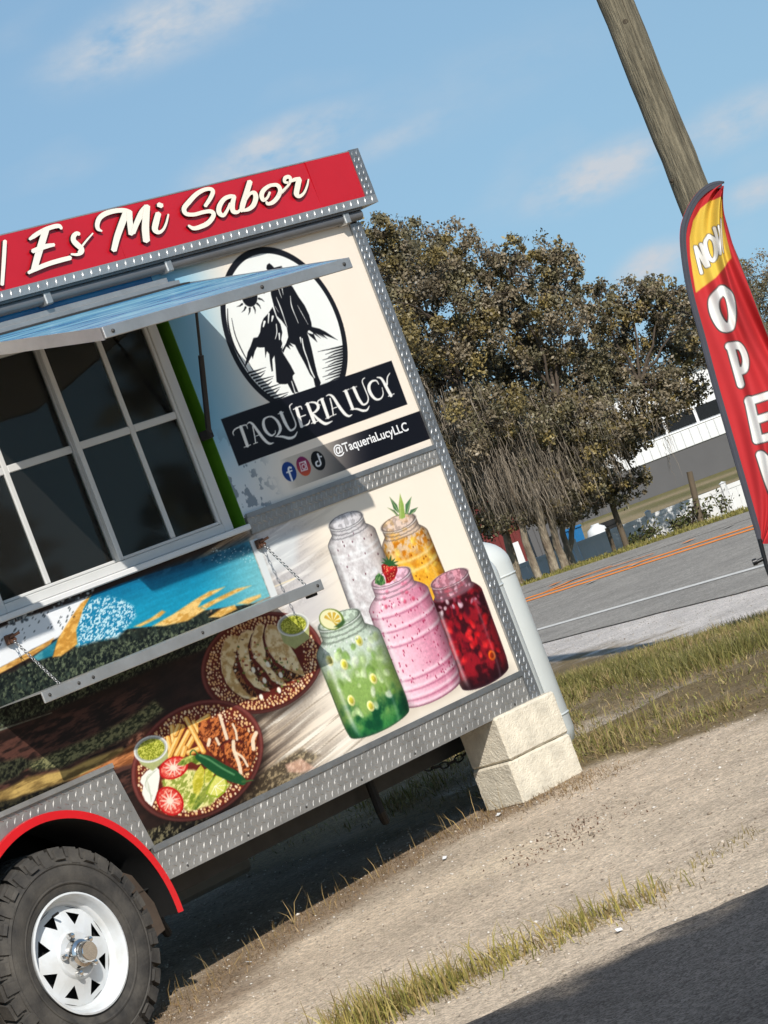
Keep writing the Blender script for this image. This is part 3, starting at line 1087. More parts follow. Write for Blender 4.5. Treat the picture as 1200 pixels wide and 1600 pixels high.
LW.poly(ZA((290, 990), (420, 920), (520, 860), (620, 770), (700, 740), (690, 830), (600, 900), (520, 920), (400, 960)), 0, 5, 1, tx((132, 78, 44), (206, 134, 82), 10, 60, 11))
LW.poly(ZA((540, 830), (560, 790), (640, 760), (690, 720), (730, 700), (700, 780), (620, 830)), 0, 5, 1, tx((96, 56, 40), (214, 140, 108), 40, 60, 12))
LW.poly(ZA((600, 890), (680, 860), (700, 1000), (640, 1120), (600, 1060)), 0, 4, 1, tx((66, 34, 24), (124, 72, 50), 8, 70, 14))
LW.line(curve(ZA((-80, 800), (0, 765), (110, 728), (220, 692))), cw((5, 3, 1.4, 1), 6, 19), (150, 156, 142), 2, .9)
# forest belt left of and behind the shelf
LW.poly(ZA((-260, 640), (-120, 590), (0, 530), (60, 515), (120, 478), (200, 455), (260, 450), (320, 412), (400, 378), (430, 392), (500, 372), (545, 332), (590, 345), (640, 318), (700, 318), (760, 292), (850, 252), (885, 262), (905, 290), (960, 262), (1010, 238), (1060, 225), (1150, 240), (1150, 330), (700, 480), (420, 600), (320, 640), (170, 700), (0, 760), (-260, 850)), 0, 7, 1, tx((14, 20, 20), (104, 114, 88), 95, 100, 21, (.36, .74), .0, .75))
for k in range(420):
    x = random.uniform(-240, 1080)
    ytop = np.interp(x, (-240, 0, 200, 400, 545, 700, 850, 1060), (640, 530, 455, 385, 345, 325, 270, 232))
    y = ytop + random.uniform(-6, 34) + (random.uniform(0, 150) if x < 350 else 0)
    g = random.uniform(.25, 1.35)
    LW.ell(*ZA((x, y))[0], random.uniform(1.2, 3.4), random.uniform(2.2, 5.5), 1, (44 * g, 54 * g, 46 * g), 3, .75)
# the bay between sill and shelf
bayc = lambda Xp, Yp, sd: mixc(mixc((8, 98, 140), (26, 150, 184), smooth(-30, 60, Yp + .37 * Xp - 985)), (150, 208, 208), smooth(300, 415, Xp) * .75) * (0.92 + .16 * fbm(Xp / 22., (Yp + .4 * Xp) / 3.5, 71, 3)[..., None])
LW.poly(ZA((310, 230), (380, 195), (520, 140), (720, 75), (900, 20), (1060, -40), (1150, 195), (1080, 225), (1010, 236), (850, 258), (700, 318), (545, 334), (400, 385), (320, 410)), 0, 2.5, 1, bayc)
LW.poly(ZA((560, 130), (720, 70), (900, 10), (1058, -50), (1075, 0), (960, 35), (760, 85), (640, 120)), 0, 10, .75, tx((10, 60, 88), (40, 96, 124), 30, 60, 23))
LW.poly(ZA((330, 300), (350, 240), (400, 205), (460, 195), (520, 210), (570, 240), (580, 280), (545, 325), (500, 372), (420, 385), (330, 410)), 0, 6, 1, tx((20, 130, 172), (200, 234, 242), 110, 150, 25, (.42, .62)))
for P_ in (((570, 325), (640, 290), (690, 255), (706, 262), (680, 285), (600, 325)), ((650, 322), (740, 270), (830, 210), (890, 175), (958, 155), (930, 175), (860, 215), (845, 240), (880, 250), (800, 300), (700, 322)), ((850, 240), (930, 200), (1010, 162), (1070, 150), (1000, 185), (920, 225), (880, 248)), ((1010, 228), (1050, 205), (1110, 186), (1112, 198), (1060, 228)), ((890, 285), (940, 250), (1000, 232), (1010, 250), (940, 285))):
    LW.poly(ZA(*P_), 0, 3, 1, tx((214, 160, 74), (248, 206, 126), 30, 90, 27))
# white sand bank at the left
LW.poly(ZA((-260, 470), (0, 330), (140, 275), (300, 225), (375, 195), (345, 265), (250, 370), (140, 420), (60, 470), (0, 500), (-260, 620)), (244, 246, 247), 3)
LW.poly(ZA((-200, 560), (0, 500), (110, 440), (230, 372), (215, 400), (130, 455), (0, 525), (-200, 610)), 0, 2, 1, tx((190, 136, 66), (236, 186, 104), 20, 80, 29))
LW.poly(ZA((140, 455), (250, 375), (240, 400), (225, 450), (160, 470)), 0, 3, 1, tx((30, 120, 140), (86, 160, 170), 20, 50, 30))
LW.poly(ZA((225, 455), (245, 380), (300, 290), (345, 225), (390, 188), (355, 250), (325, 340), (330, 400), (260, 450)), 0, 2.5, 1, tx((206, 146, 60), (242, 188, 98), 30, 60, 32))
for k in range(70):
    x, y = random.uniform(-60, 320), 0
    y = np.interp(x, (-60, 320), (395, 260)) + random.uniform(-70, 50)
    LW.line(ZA((x, y), (x - 4, y + random.uniform(4, 10))), random.uniform(.8, 2.4), (54, 62, 66), 1, .8)
for x0, x1, y0 in ((220, 400, 225), (40, 140, 300)):
    for k in range(60):
        x = random.uniform(x0, x1)
        LW.ell(*ZA((x, y0 - (x - x0) * .35 + random.uniform(-22, 22)))[0], random.uniform(1, 3.2), random.uniform(1, 3), 0, random.choice(((52, 60, 66), (90, 104, 112), (225, 235, 240))), 1.5, .8)
for k in range(60):
    x, y = random.uniform(900, 1090), random.uniform(-10, 55)
    LW.ell(*ZA((x, y))[0], random.uniform(.5, 1.2), .6, 0, (214, 238, 242), 1, .8)
# pale strip where the printed bay panel ends
LW.poly([(390, 845), (401, 841), (434, 930), (424, 936)], (222, 226, 226), 1.2)
LW.poly(ZA((1090, -30), (1270, -90), (1260, 60), (1150, 110)), (222, 230, 232), 12, .55)
# rocky foreground under the plate
LW.poly([(225, 1300), (300, 1270), (345, 1283), (300, 1330), (230, 1360)], 0, 5, 1, tx((20, 18, 14), (120, 112, 84), 70, 80, 33, (.45, .7)))
LW.poly([(410, 1205), (470, 1170), (500, 1180), (440, 1240), (380, 1275), (350, 1285)], 0, 8, .7, tx((66, 56, 40), (180, 160, 120), 60, 80, 34, (.45, .7)))
LW.poly([(446, 1195), (470, 1185), (492, 1200), (470, 1208), (450, 1206)], 0, 4, .8, tx((206, 160, 136), (240, 200, 176), 80, 90, 35))


# ---- plates
def plate(cx, cy, hw, hh, xo, sc, dots=330, seed=1):
    rg = np.random.default_rng(seed)
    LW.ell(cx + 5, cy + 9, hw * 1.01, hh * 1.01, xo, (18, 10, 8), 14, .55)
    LW.ell(cx, cy, hw, hh, xo, 0, 1.4, 1, None, lambda a, b, r: mixc((92, 40, 36), (128, 66, 60), smooth(.93, .97, r) * (1 - smooth(.975, 1.0, r))) * (1 - .35 * smooth(-.2, 1, (b - cy) / hh + (a - cx) / hw * .4))[..., None])
    LW.ell(cx, cy, hw * .93, hh * .93, xo * .93, 0, 2, 1, None, lambda a, b, r: mixc((84, 26, 20), (120, 44, 30), fbm(a / 9, b / 9, seed, 3)))
    Mx = np.array([[hw * hw, xo * hh], [xo * hh, hh * hh]])
    Lc = np.linalg.cholesky(Mx)
    for rad, cnt in ((.89, 92), (.845, 88), (.80, 82), (.755, 78), (.71, 70)):
        for k in range(cnt):
            t = 2 * pi * (k + rg.uniform(-.3, .3)) / cnt
            r = rad + rg.uniform(-.016, .016)
            p = Lc @ np.array([cos(t), sin(t)]) * r
            z_ = rg.uniform(.7, 1.2) * (1.15 if rad > .8 else .85)
            c_ = (240, 196, 138) if rg.random() < .6 else (250, 224, 184)
            LW.ell(cx + p[0], cy + p[1], 1.55 * z_, 1.75 * z_, .3, c_, 1.1, .95)


def cup(cx, cy, hw, hh, xo, dep):
    LW.poly([(cx - hw, cy), (cx + hw, cy - hh * .2), (cx + hw * .9 + 3, cy + dep), (cx + 3, cy + hh + dep * .9), (cx - hw * .7 + 3, cy + hh * .6 + dep * .8)], (176, 180, 120), 2)
    LW.ell(cx, cy, hw, hh, xo, (226, 228, 222), 1.2)
    LW.ell(cx, cy, hw * .90, hh * .88, xo * .9, (168, 172, 160), 1.2)
    LW.ell(cx + .5, cy + .5, hw * .80, hh * .78, xo * .8, 0, 1.2, 1, None, lambda a, b, r: mixc((132, 140, 34), (206, 206, 92), smooth(.4, .66, fbm(a / 1.6, b / 1.6, 5, 3))))


ZQ = zoomer(310, 940, 5.714)
plate(310 + 568 / 5.714, 940 + 548 / 5.714, 546 / 5.714, 457 / 5.714, -16, 5.7, seed=3)
tort = lambda seed: (lambda a, b, r: mixc((196, 160, 104), (242, 222, 178), smooth(.30, .62, fbm(a / 7, b / 7, seed, 4))))
for k, P_ in enumerate((((300, 300), (240, 340), (208, 430), (202, 540), (215, 640), (250, 730), (310, 800), (400, 860), (490, 880), (535, 862), (500, 800), (420, 740), (350, 640), (330, 500), (350, 380), (380, 310)),
                        ((440, 252), (380, 290), (350, 370), (355, 470), (385, 580), (430, 680), (500, 760), (590, 800), (640, 800), (600, 730), (520, 640), (460, 520), (440, 400), (470, 300), (500, 262)),
                        ((560, 190), (510, 230), (475, 330), (472, 420), (520, 530), (600, 620), (650, 700), (740, 750), (790, 750), (740, 660), (650, 540), (590, 420), (570, 320), (590, 220)),
                        ((620, 205), (596, 260), (600, 350), (630, 440), (700, 540), (780, 600), (860, 640), (955, 670), (930, 610), (870, 480), (790, 350), (730, 240), (680, 205)))):
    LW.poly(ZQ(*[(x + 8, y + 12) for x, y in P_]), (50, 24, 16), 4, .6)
    LW.poly(ZQ(*P_), 0, 1.4, 1, tort(80 + k))
    LW.line(curve(ZQ(*P_[:5])), 1.2, (250, 236, 200), 1, .7)
for P_ in (((330, 520), (370, 640), (430, 740), (505, 800), (535, 860), (470, 850), (400, 780), (340, 680), (305, 590)), ((460, 460), (500, 570), (560, 650), (640, 720), (665, 770), (600, 770), (530, 690), (470, 590)), ((600, 440), (660, 540), (740, 610), (800, 660), (810, 720), (730, 690), (650, 600), (600, 510)), ((780, 600), (860, 640), (940, 672), (900, 700), (830, 715), (780, 660))):
    LW.poly(ZQ(*P_), 0, 2, 1, tx((56, 28, 18), (150, 96, 56), 90, 110, 88, (.4, .62)))
for k in range(150):
    x, y = random.uniform(300, 900), random.uniform(330, 850)
    if abs(y - (x * .55 + 260)) < 190:
        LW.ell(*ZQ((x, y))[0], random.uniform(.8, 2.6), random.uniform(.8, 2.4), .3, random.choice(((244, 236, 216), (96, 120, 50), (70, 96, 40), (206, 160, 96), (150, 60, 40), (74, 34, 24))), 1, .85)
for x, y in ((590, 705), (735, 655), (560, 850), (720, 790), (490, 610), (620, 560)):
    LW.ell(*ZQ((x, y))[0], 3.2, 4.6, 1, (248, 242, 226), 1.4)
cup(310 + 845 / 5.714, 940 + 205 / 5.714, 25, 18.5, -3, 22)
LW.ell(310 + 640 / 5.714, 940 + 560 / 5.714, 1, 1, 0, (200, 150, 90), 1)

ZP = zoomer(195, 1080, 5.217)
plate(195 + 591 / 5.217, 1080 + 566 / 5.217, 539 / 5.217, 499 / 5.217, -24.9, 5.2, seed=5)
# lettuce bed
LW.poly(ZP((300, 730), (440, 640), (560, 640), (800, 720), (870, 760), (700, 930), (520, 985), (420, 900), (320, 800)), 0, 4, 1, tx((148, 160, 66), (232, 226, 150), 60, 70, 90, (.38, .6)))
# chips
for a, b, w_ in (((385, 290), (400, 470), 42), ((350, 380), (375, 510), 38), ((470, 290), (360, 530), 42), ((520, 330), (420, 520), 44), ((440, 280), (410, 350), 40), ((560, 370), (515, 450), 42), ((680, 200), (540, 290), 38), ((490, 460), (470, 520), 40), ((600, 470), (520, 500), 44), ((560, 250), (600, 330), 34), ((500, 225), (640, 490), 40)):
    LW.line(ZP((a[0] + 5, a[1] + 7), (b[0] + 5, b[1] + 7)), w_ / 5.2, (150, 84, 26), 2)
    LW.line(ZP(a, b), w_ / 5.4, (232, 172, 82), 1.2)
    LW.line(ZP((a[0] - 6, a[1] - 3), (b[0] - 6, b[1] - 3)), w_ / 13, (250, 216, 140), 1.4)
# grilled chicken
chk = tx((84, 32, 16), (206, 118, 62), 80, 90, 94, (.34, .66))
for P_ in (((600, 260), (650, 230), (690, 270), (710, 370), (660, 420), (600, 380)), ((690, 230), (760, 200), (800, 300), (830, 390), (770, 440), (710, 390), (700, 300)), ((830, 260), (900, 230), (920, 300), (915, 400), (850, 390), (825, 320)), ((910, 280), (980, 300), (1020, 350), (980, 420), (920, 390)), ((660, 400), (740, 410), (800, 480), (810, 580), (740, 540), (670, 470)), ((810, 430), (870, 410), (900, 480), (930, 570), (945, 660), (870, 610), (815, 530)), ((900, 420), (980, 420), (1010, 520), (1020, 640), (960, 670), (920, 560)), ((990, 380), (1060, 330), (1085, 345), (1060, 450), (1065, 530), (1020, 620), (1000, 500))):
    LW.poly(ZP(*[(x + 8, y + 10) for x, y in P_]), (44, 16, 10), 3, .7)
    LW.poly(ZP(*P_), 0, 1.6, 1, chk)
for P_, w_ in ((((775, 195), (800, 280), (832, 385)), 5), (((880, 270), (905, 330), (915, 395)), 3.4), (((885, 410), (890, 480), (930, 590), (945, 665)), 5.5), (((690, 395), (680, 440)), 5), (((1070, 340), (1045, 400), (1050, 470)), 6), (((745, 385), (768, 432)), 4), (((905, 500), (960, 540), (1000, 610)), 3.5)):
    cv = curve(ZP(*P_))
    LW.line(cv, w_, (246, 226, 196), 1.6, .95)
# tomatoes, onion, avocado, lime, chile
for cx, cy, hw, hh, xo in ((398, 625, 118, 95, -30), (368, 895, 112, 118, 22)):
    LW.ell(*ZP((cx, cy))[0], hw / 5.2, hh / 5.2, xo / 5.2, (196, 26, 28), 1.2)
    LW.ell(*ZP((cx, cy))[0], hw / 5.2 * .86, hh / 5.2 * .86, xo / 5.2, 0, 1.4, 1, None, lambda a, b, r: mixc((214, 60, 52), (244, 150, 126), smooth(.35, .7, fbm(a / 3, b / 3, 7, 3))))
    for k in range(11):
        t = k * 2 * pi / 11 + .3
        LW.line(ZP((cx + hw * .18 * cos(t), cy + hh * .18 * sin(t)), (cx + hw * .72 * cos(t), cy + hh * .72 * sin(t))), (2.6, 1.0), (252, 224, 206), 1.2, .9)
    LW.ell(*ZP((cx, cy))[0], 4.5, 4, 0, (252, 226, 204), 2)
LW.poly(ZP((250, 612), (180, 650), (135, 700), (125, 740), (150, 770), (140, 830), (165, 890), (220, 940), (245, 880), (270, 800), (285, 700), (280, 640)), (244, 243, 232), 1.4)
for k in range(5):
    cv = curve(ZP((262 - k * 16, 640 + k * 14), (180 - k * 4, 700 + k * 16), (200, 780 + k * 12), (215 + k * 3, 900 - k * 12)))
    LW.line(cv, .9, (196, 202, 180), 1, .8)
for P_, c1, c2 in ((((425, 600), (470, 550), (540, 520), (600, 530), (625, 590), (590, 600), (540, 575), (480, 610)), (92, 120, 34), (206, 206, 110)), (((560, 830), (550, 740), (575, 660), (620, 600), (650, 640), (640, 760), (600, 850)), (180, 172, 40), (236, 224, 110)), (((650, 640), (690, 620), (735, 670), (690, 740), (655, 750)), (160, 166, 40), (230, 222, 110)), (((510, 930), (540, 830), (600, 840), (560, 930), (535, 965)), (120, 140, 40), (214, 212, 104)), (((540, 965), (600, 850), (680, 760), (730, 690), (735, 700), (700, 800), (640, 900), (580, 970)), (78, 106, 34), (150, 160, 66))):
    LW.poly(ZP(*P_), 0, 1.4, 1, tx(c1, c2, 30, 60, 97, (.3, .7)))
LW.poly(ZP((745, 675), (820, 700), (838, 760), (820, 820), (760, 870), (700, 860), (660, 835), (690, 760)), (150, 168, 44), 1.4)
LW.poly(ZP((745, 690), (812, 712), (825, 760), (808, 812), (756, 852), (704, 845), (674, 828), (700, 765)), (222, 220, 110), 1.4)
for q in ((812, 712), (825, 765), (805, 815), (752, 850), (700, 843)):
    LW.line(ZP((735, 775), q), (1.2, .8), (248, 246, 214), 1)
LW.line(curve(ZP((600, 535), (680, 575), (780, 640), (880, 690), (960, 735))), cw((10, 19, 21, 20, 12), 6, 25), (24, 78, 42), 1.6)
LW.line(curve(ZP((610, 520), (690, 560), (790, 625), (890, 680))), 2.6, (110, 166, 112), 2.5, .8)
LW.line(curve(ZP((595, 510), (560, 480), (535, 500), (535, 520))), 2.2, (60, 104, 40), 1.2)
LW.line(ZP((960, 738), (1045, 725)), (4, 1.4), (60, 96, 50), 1.2)
cup(195 + 212 / 5.217, 1080 + 472 / 5.217, 26.5, 21.5, -5, 14)


# ---- jars of fruit water
def jar(c, hw, cr, hr, zb, zs, ztop, fill, seed, tint=(150, 150, 155)):
    rg = np.random.default_rng(seed)
    j0, j1 = np.searchsorted(LW.s, (c - hw - .05, c + hw + .06))
    i0, i1 = np.searchsorted(LW.z, (zb - .05, ztop + .02))
    w = (slice(max(i0, 0), i1), slice(j0, j1))
    s_, z_ = SS[w], ZZ[w]
    zr_ = ztop - .030                                # rim ellipse height
    zn = zs + (zr_ - zs) * .52                       # neck foot
    # body half-width and centre by height
    t = np.clip((z_ - zs) / (zn - zs), 0, 1)
    half = np.where(z_ < zs, hw, hr * .97 + (hw - hr * .97) * np.cos(t * pi / 2) ** 1.0)
    bl = np.clip((z_ - zb) / .10, 0, 1)
    half = half * (.80 + .20 * np.sqrt(np.clip(1 - (1 - bl) ** 2, 0, 1)))
    ctr = c + (cr - c) * np.clip((z_ - zb) / (ztop - zb), 0, 1)
    a = (s_ - ctr) / half
    sag = .030 * np.sqrt(np.clip(1 - np.clip(a, -1, 1) ** 2, 0, 1))
    top_e = ((s_ - cr) / hr) ** 2 + ((z_ - zr_) / .030) ** 2
    inside = np.clip((1 - np.abs(a)) * half / .0035 + .5, 0, 1) * np.clip((z_ - (zb + .030 - sag)) / .003 + .5, 0, 1) * np.clip((zr_ - z_) / .003 + .5, 0, 1)
    inside = np.maximum(inside, np.clip(.5 - (np.sqrt(top_e) - 1) * .03 / .003, 0, 1))
    b = np.clip((z_ + sag - zb) / (zs - zb), 0, 1.6)
    # soft contact shadow printed on the wall
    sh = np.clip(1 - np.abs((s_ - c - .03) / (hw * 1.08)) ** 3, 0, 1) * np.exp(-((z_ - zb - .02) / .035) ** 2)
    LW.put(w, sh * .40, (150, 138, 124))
    rgb = fill(a, b, s_, z_, rg)
    rgb = rgb * (.93 + .14 * fbm(s_ * 130, z_ * 130, seed + 3, 3))[..., None]
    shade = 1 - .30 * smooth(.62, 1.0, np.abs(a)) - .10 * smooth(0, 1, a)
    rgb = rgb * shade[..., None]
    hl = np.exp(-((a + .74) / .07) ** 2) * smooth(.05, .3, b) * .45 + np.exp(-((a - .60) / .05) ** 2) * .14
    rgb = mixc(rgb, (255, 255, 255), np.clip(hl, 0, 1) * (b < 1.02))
    # neck rings and lip
    tv = np.clip((z_ + sag - zn) / (zr_ - zn), 0, 1)
    nk = smooth(zn - .012, zn + .004, z_ + sag)
    glass = mixc(rgb, np.array(tint, float) + 60, np.full(a.shape, .42))
    rings = .5 + .5 * np.sin(tv * 2 * pi * 2.6)
    glass = mixc(glass, np.array(tint) * .62, (rings > .62) * .45) * (1 - .25 * smooth(.6, 1, np.abs(a)))[..., None]
    rgb = rgb * (1 - nk[..., None]) + glass * nk[..., None]
    te = np.sqrt(top_e)
    lid = mixc(np.array(tint, float) + 66, np.array(tint, float) * .9, smooth(.42, .62, fbm(s_ * 80, z_ * 90, seed, 3)))
    rgb = np.where((te < .90)[..., None], lid * .55 + rgb * .45 + 10, rgb)
    rgb = mixc(rgb, np.array(tint) * .55, np.exp(-((te - .92) / .06) ** 2) * .8)
    rgb = mixc(rgb, (250, 250, 250), np.exp(-((te - 1.0) / .05) ** 2) * .55)
    ed = np.exp(-((np.abs(a) - .985) * half / .005) ** 2) * (z_ < zr_) * .55
    rgb = mixc(rgb, np.array(tint) * .5, np.clip(ed, 0, 1))
    be = np.exp(-((z_ - (zb + .032 - sag)) / .005) ** 2) * .5
    rgb = mixc(rgb, np.array(tint) * .5, np.clip(be, 0, 1))
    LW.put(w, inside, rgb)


def blob(rgb, s_, z_, cs, cz, rs, rz, colr, rot=0., soft=.25, al=1.):
    dx, dz = s_ - cs, z_ - cz
    u, v = (dx * cos(rot) + dz * sin(rot)) / rs, (-dx * sin(rot) + dz * cos(rot)) / rz
    m = np.clip((1 - np.sqrt(u * u + v * v)) / soft, 0, 1) * al
    sh_ = np.clip(1 + .22 * (v - u * .5), .7, 1.3)[..., None]
    return rgb * (1 - m[..., None]) + np.clip(np.asarray(colr, float) * sh_, 0, 255) * m[..., None]


def f_white(a, b, s_, z_, rg):
    rgb = mixc((196, 188, 188), (242, 240, 240), smooth(.2, .8, fbm(s_ * 34, z_ * 34, 1, 5, .65)))
    rgb = mixc(rgb, (214, 190, 176), smooth(.2, .9, a) * .5)
    for k in range(26):
        rgb = blob(rgb, s_, z_, rg.uniform(1.87, 2.17), rg.uniform(1.0, 1.33), rg.uniform(.012, .03), rg.uniform(.012, .026), (246, 246, 246), rg.uniform(0, 3), .7, .7)
    for k in range(14):
        rgb = blob(rgb, s_, z_, rg.uniform(1.9, 2.15), rg.uniform(1.15, 1.36), .005, .006, (110, 60, 74), 0, .5)
    for z0 in (1.275, 1.30):
        rgb = mixc(rgb, (252, 252, 252), np.exp(-((z_ + .03 * np.sqrt(np.clip(1 - a * a, 0, 1)) - z0) / .006) ** 2) * .6)
    return rgb


def f_orange(a, b, s_, z_, rg):
    n_ = fbm(s_ * 22, z_ * 22, 14, 4)
    rgb = mixc((206, 122, 14), (252, 184, 52), smooth(.3, .62, n_))
    rgb = mixc(rgb, (232, 206, 178), smooth(.72, 1.05, b) * smooth(.3, .6, fbm(s_ * 60, z_ * 60, 15, 3)) * .9)
    for k in range(14):
        rgb = blob(rgb, s_, z_, rg.uniform(2.2, 2.46), rg.uniform(1.0, 1.24), rg.uniform(.012, .03), rg.uniform(.01, .022), (255, 206, 92), rg.uniform(0, 3), .6, .8)
    for k in range(24):
        rgb = blob(rgb, s_, z_, rg.uniform(2.2, 2.47), rg.uniform(1.0, 1.27), .006, .006, (160, 84, 10), 0, .6)
    for z0 in (1.155, 1.20):
        rgb = mixc(rgb, (255, 222, 140), np.exp(-((z_ + .035 * np.sqrt(np.clip(1 - a * a, 0, 1)) - z0) / .007) ** 2) * .8)
    return rgb


def f_pink(a, b, s_, z_, rg):
    rgb = mixc((250, 206, 220), (226, 140, 168), smooth(-.7, .9, a))
    rgb = mixc(rgb, (206, 120, 150), (1 - smooth(0, .25, b)) * .5)
    sg = .034 * np.sqrt(np.clip(1 - a * a, 0, 1))
    for z0 in (.972, .912, .775, .733, .695, .665, 1.03):
        rgb = mixc(rgb, (255, 226, 236), np.exp(-((z_ + sg - z0 - .004) / .008) ** 2) * .75)
        rgb = mixc(rgb, (176, 84, 118), np.exp(-((z_ + sg - z0 + .009) / .0045) ** 2) * .55)
    for k in range(120):
        rgb = blob(rgb, s_, z_, rg.uniform(1.97, 2.34), rg.uniform(.70, 1.06) ** 1, rg.uniform(.003, .006), rg.uniform(.004, .010), (176, 44, 88), rg.uniform(-.6, .6), .6, .9)
    for k in range(16):
        rgb = blob(rgb, s_, z_, rg.uniform(2.03, 2.3), rg.uniform(1.02, 1.12), .014, .012, random.choice(((214, 70, 104), (250, 226, 230))), 0, .6, .8)
    return rgb


def f_red(a, b, s_, z_, rg):
    n_ = fbm(s_ * 24, z_ * 24, 24, 4)
    rgb = mixc((60, 8, 18), (150, 20, 34), smooth(.35, .62, n_))
    rgb = mixc(rgb, (28, 10, 18), (1 - smooth(.06, .30, b)) * .9)
    for k in range(46):
        z0 = rg.uniform(.70, .93)
        rgb = blob(rgb, s_, z_, rg.uniform(2.33, 2.62), z0, rg.uniform(.014, .034), rg.uniform(.012, .024), random.choice(((206, 22, 32), (232, 44, 46), (150, 14, 30), (120, 10, 30), (60, 8, 24))), rg.uniform(0, 3), .6, .85)
    for k in range(40):
        rgb = blob(rgb, s_, z_, rg.uniform(2.33, 2.62), rg.uniform(.90, 1.02), rg.uniform(.008, .02), rg.uniform(.008, .016), random.choice(((214, 180, 192), (190, 140, 156), (150, 60, 80), (232, 208, 214))), rg.uniform(0, 3), .6, .8)
    rgb = blob(rgb, s_, z_, 2.565, .690, .026, .024, (220, 92, 22), .3, .3)
    rgb = blob(rgb, s_, z_, 2.565, .690, .016, .014, (150, 40, 10), .3, .4)
    return rgb


def f_green(a, b, s_, z_, rg):
    n_ = fbm(s_ * 20, z_ * 20, 34, 4)
    rgb = mixc((10, 74, 44), (52, 128, 64), smooth(.3, .7, n_))
    rgb = mixc(rgb, (142, 176, 92), smooth(.18, .50, b + (n_ - .5) * .4))
    rgb = mixc(rgb, (206, 222, 204), smooth(.70, .98, b + (n_ - .5) * .3))
    for k in range(46):
        z0 = rg.uniform(.70, .96)
        rgb = blob(rgb, s_, z_, rg.uniform(1.64, 1.96), z0, rg.uniform(.012, .032), rg.uniform(.012, .026), random.choice(((206, 224, 176), (190, 214, 150), (222, 232, 206), (120, 160, 70))), rg.uniform(0, 3), .5, .75)
    for cs, cz in ((1.665, .93), (1.735, .895), (1.86, .80), (1.70, .76), (1.79, .71), (1.86, .955)):
        rgb = blob(rgb, s_, z_, cs, cz, .022, .024, (236, 232, 150), .3, .2)
        rgb = blob(rgb, s_, z_, cs, cz, .013, .015, (206, 196, 66), .3, .3)
    for k in range(60):
        rgb = blob(rgb, s_, z_, rg.uniform(1.64, 1.96), rg.uniform(.95, 1.03), .008, .007, random.choice(((246, 250, 246), (150, 170, 150))), 0, .6, .7)
    return rgb


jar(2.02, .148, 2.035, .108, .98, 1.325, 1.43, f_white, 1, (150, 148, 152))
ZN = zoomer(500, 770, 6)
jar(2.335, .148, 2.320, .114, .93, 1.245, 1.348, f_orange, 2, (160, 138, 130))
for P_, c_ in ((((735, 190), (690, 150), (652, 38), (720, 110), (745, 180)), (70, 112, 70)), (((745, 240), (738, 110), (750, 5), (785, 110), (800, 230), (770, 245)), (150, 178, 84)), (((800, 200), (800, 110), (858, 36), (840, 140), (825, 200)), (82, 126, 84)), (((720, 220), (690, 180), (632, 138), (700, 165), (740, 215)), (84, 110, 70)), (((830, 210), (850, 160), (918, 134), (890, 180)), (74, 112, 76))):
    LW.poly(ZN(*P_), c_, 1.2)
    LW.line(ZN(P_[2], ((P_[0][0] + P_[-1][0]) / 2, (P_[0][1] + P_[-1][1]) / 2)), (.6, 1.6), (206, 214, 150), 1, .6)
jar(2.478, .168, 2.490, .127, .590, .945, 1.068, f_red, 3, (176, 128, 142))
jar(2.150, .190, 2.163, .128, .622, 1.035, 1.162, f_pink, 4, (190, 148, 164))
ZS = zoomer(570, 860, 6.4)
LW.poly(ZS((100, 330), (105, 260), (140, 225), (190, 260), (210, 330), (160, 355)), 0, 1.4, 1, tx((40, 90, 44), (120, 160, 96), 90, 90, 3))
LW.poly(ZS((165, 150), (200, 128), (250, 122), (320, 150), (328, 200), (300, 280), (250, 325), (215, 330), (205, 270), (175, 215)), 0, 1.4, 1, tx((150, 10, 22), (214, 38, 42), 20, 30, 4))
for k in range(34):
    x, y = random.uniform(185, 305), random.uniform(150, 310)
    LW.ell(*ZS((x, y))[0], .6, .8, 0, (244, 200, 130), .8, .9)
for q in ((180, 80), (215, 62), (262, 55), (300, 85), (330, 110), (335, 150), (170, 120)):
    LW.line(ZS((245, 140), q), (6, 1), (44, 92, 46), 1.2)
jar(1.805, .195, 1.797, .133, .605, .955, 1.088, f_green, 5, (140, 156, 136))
ZG = zoomer(490, 930, 6.956)
LW.ell(*ZG((195, 262))[0], 19.5, 16.8, 2, (112, 134, 50), 1.2)
LW.ell(*ZG((188, 262))[0], 17, 15.2, 2, (240, 236, 186), 1.2)
for t in np.linspace(-2.9, .5, 6):
    a_, b_ = t + .05, t + .48
    LW.poly(ZG((208, 288), (200 + 88 * cos(a_), 272 + 86 * sin(a_)), (200 + 94 * cos((a_ + b_) / 2), 272 + 92 * sin((a_ + b_) / 2)), (200 + 88 * cos(b_), 272 + 86 * sin(b_))), (214, 176, 62), 1.2)
LW.poly(ZG((225, 345), (280, 300), (330, 262), (348, 290), (320, 330), (270, 355)), (60, 92, 50), 3)
gr = .94 + .12 * fbm(SS * 150, ZZ * 150, 93, 2)
LW.c = LW.c * np.where(LW.c.mean(-1) < 205, gr, 1.)[..., None]
LW.mesh('lower_wall_print', M['print'], TR, cut=lambda s_, z_: (s_ ** 2 + (z_ - .367) ** 2) < .462 ** 2)

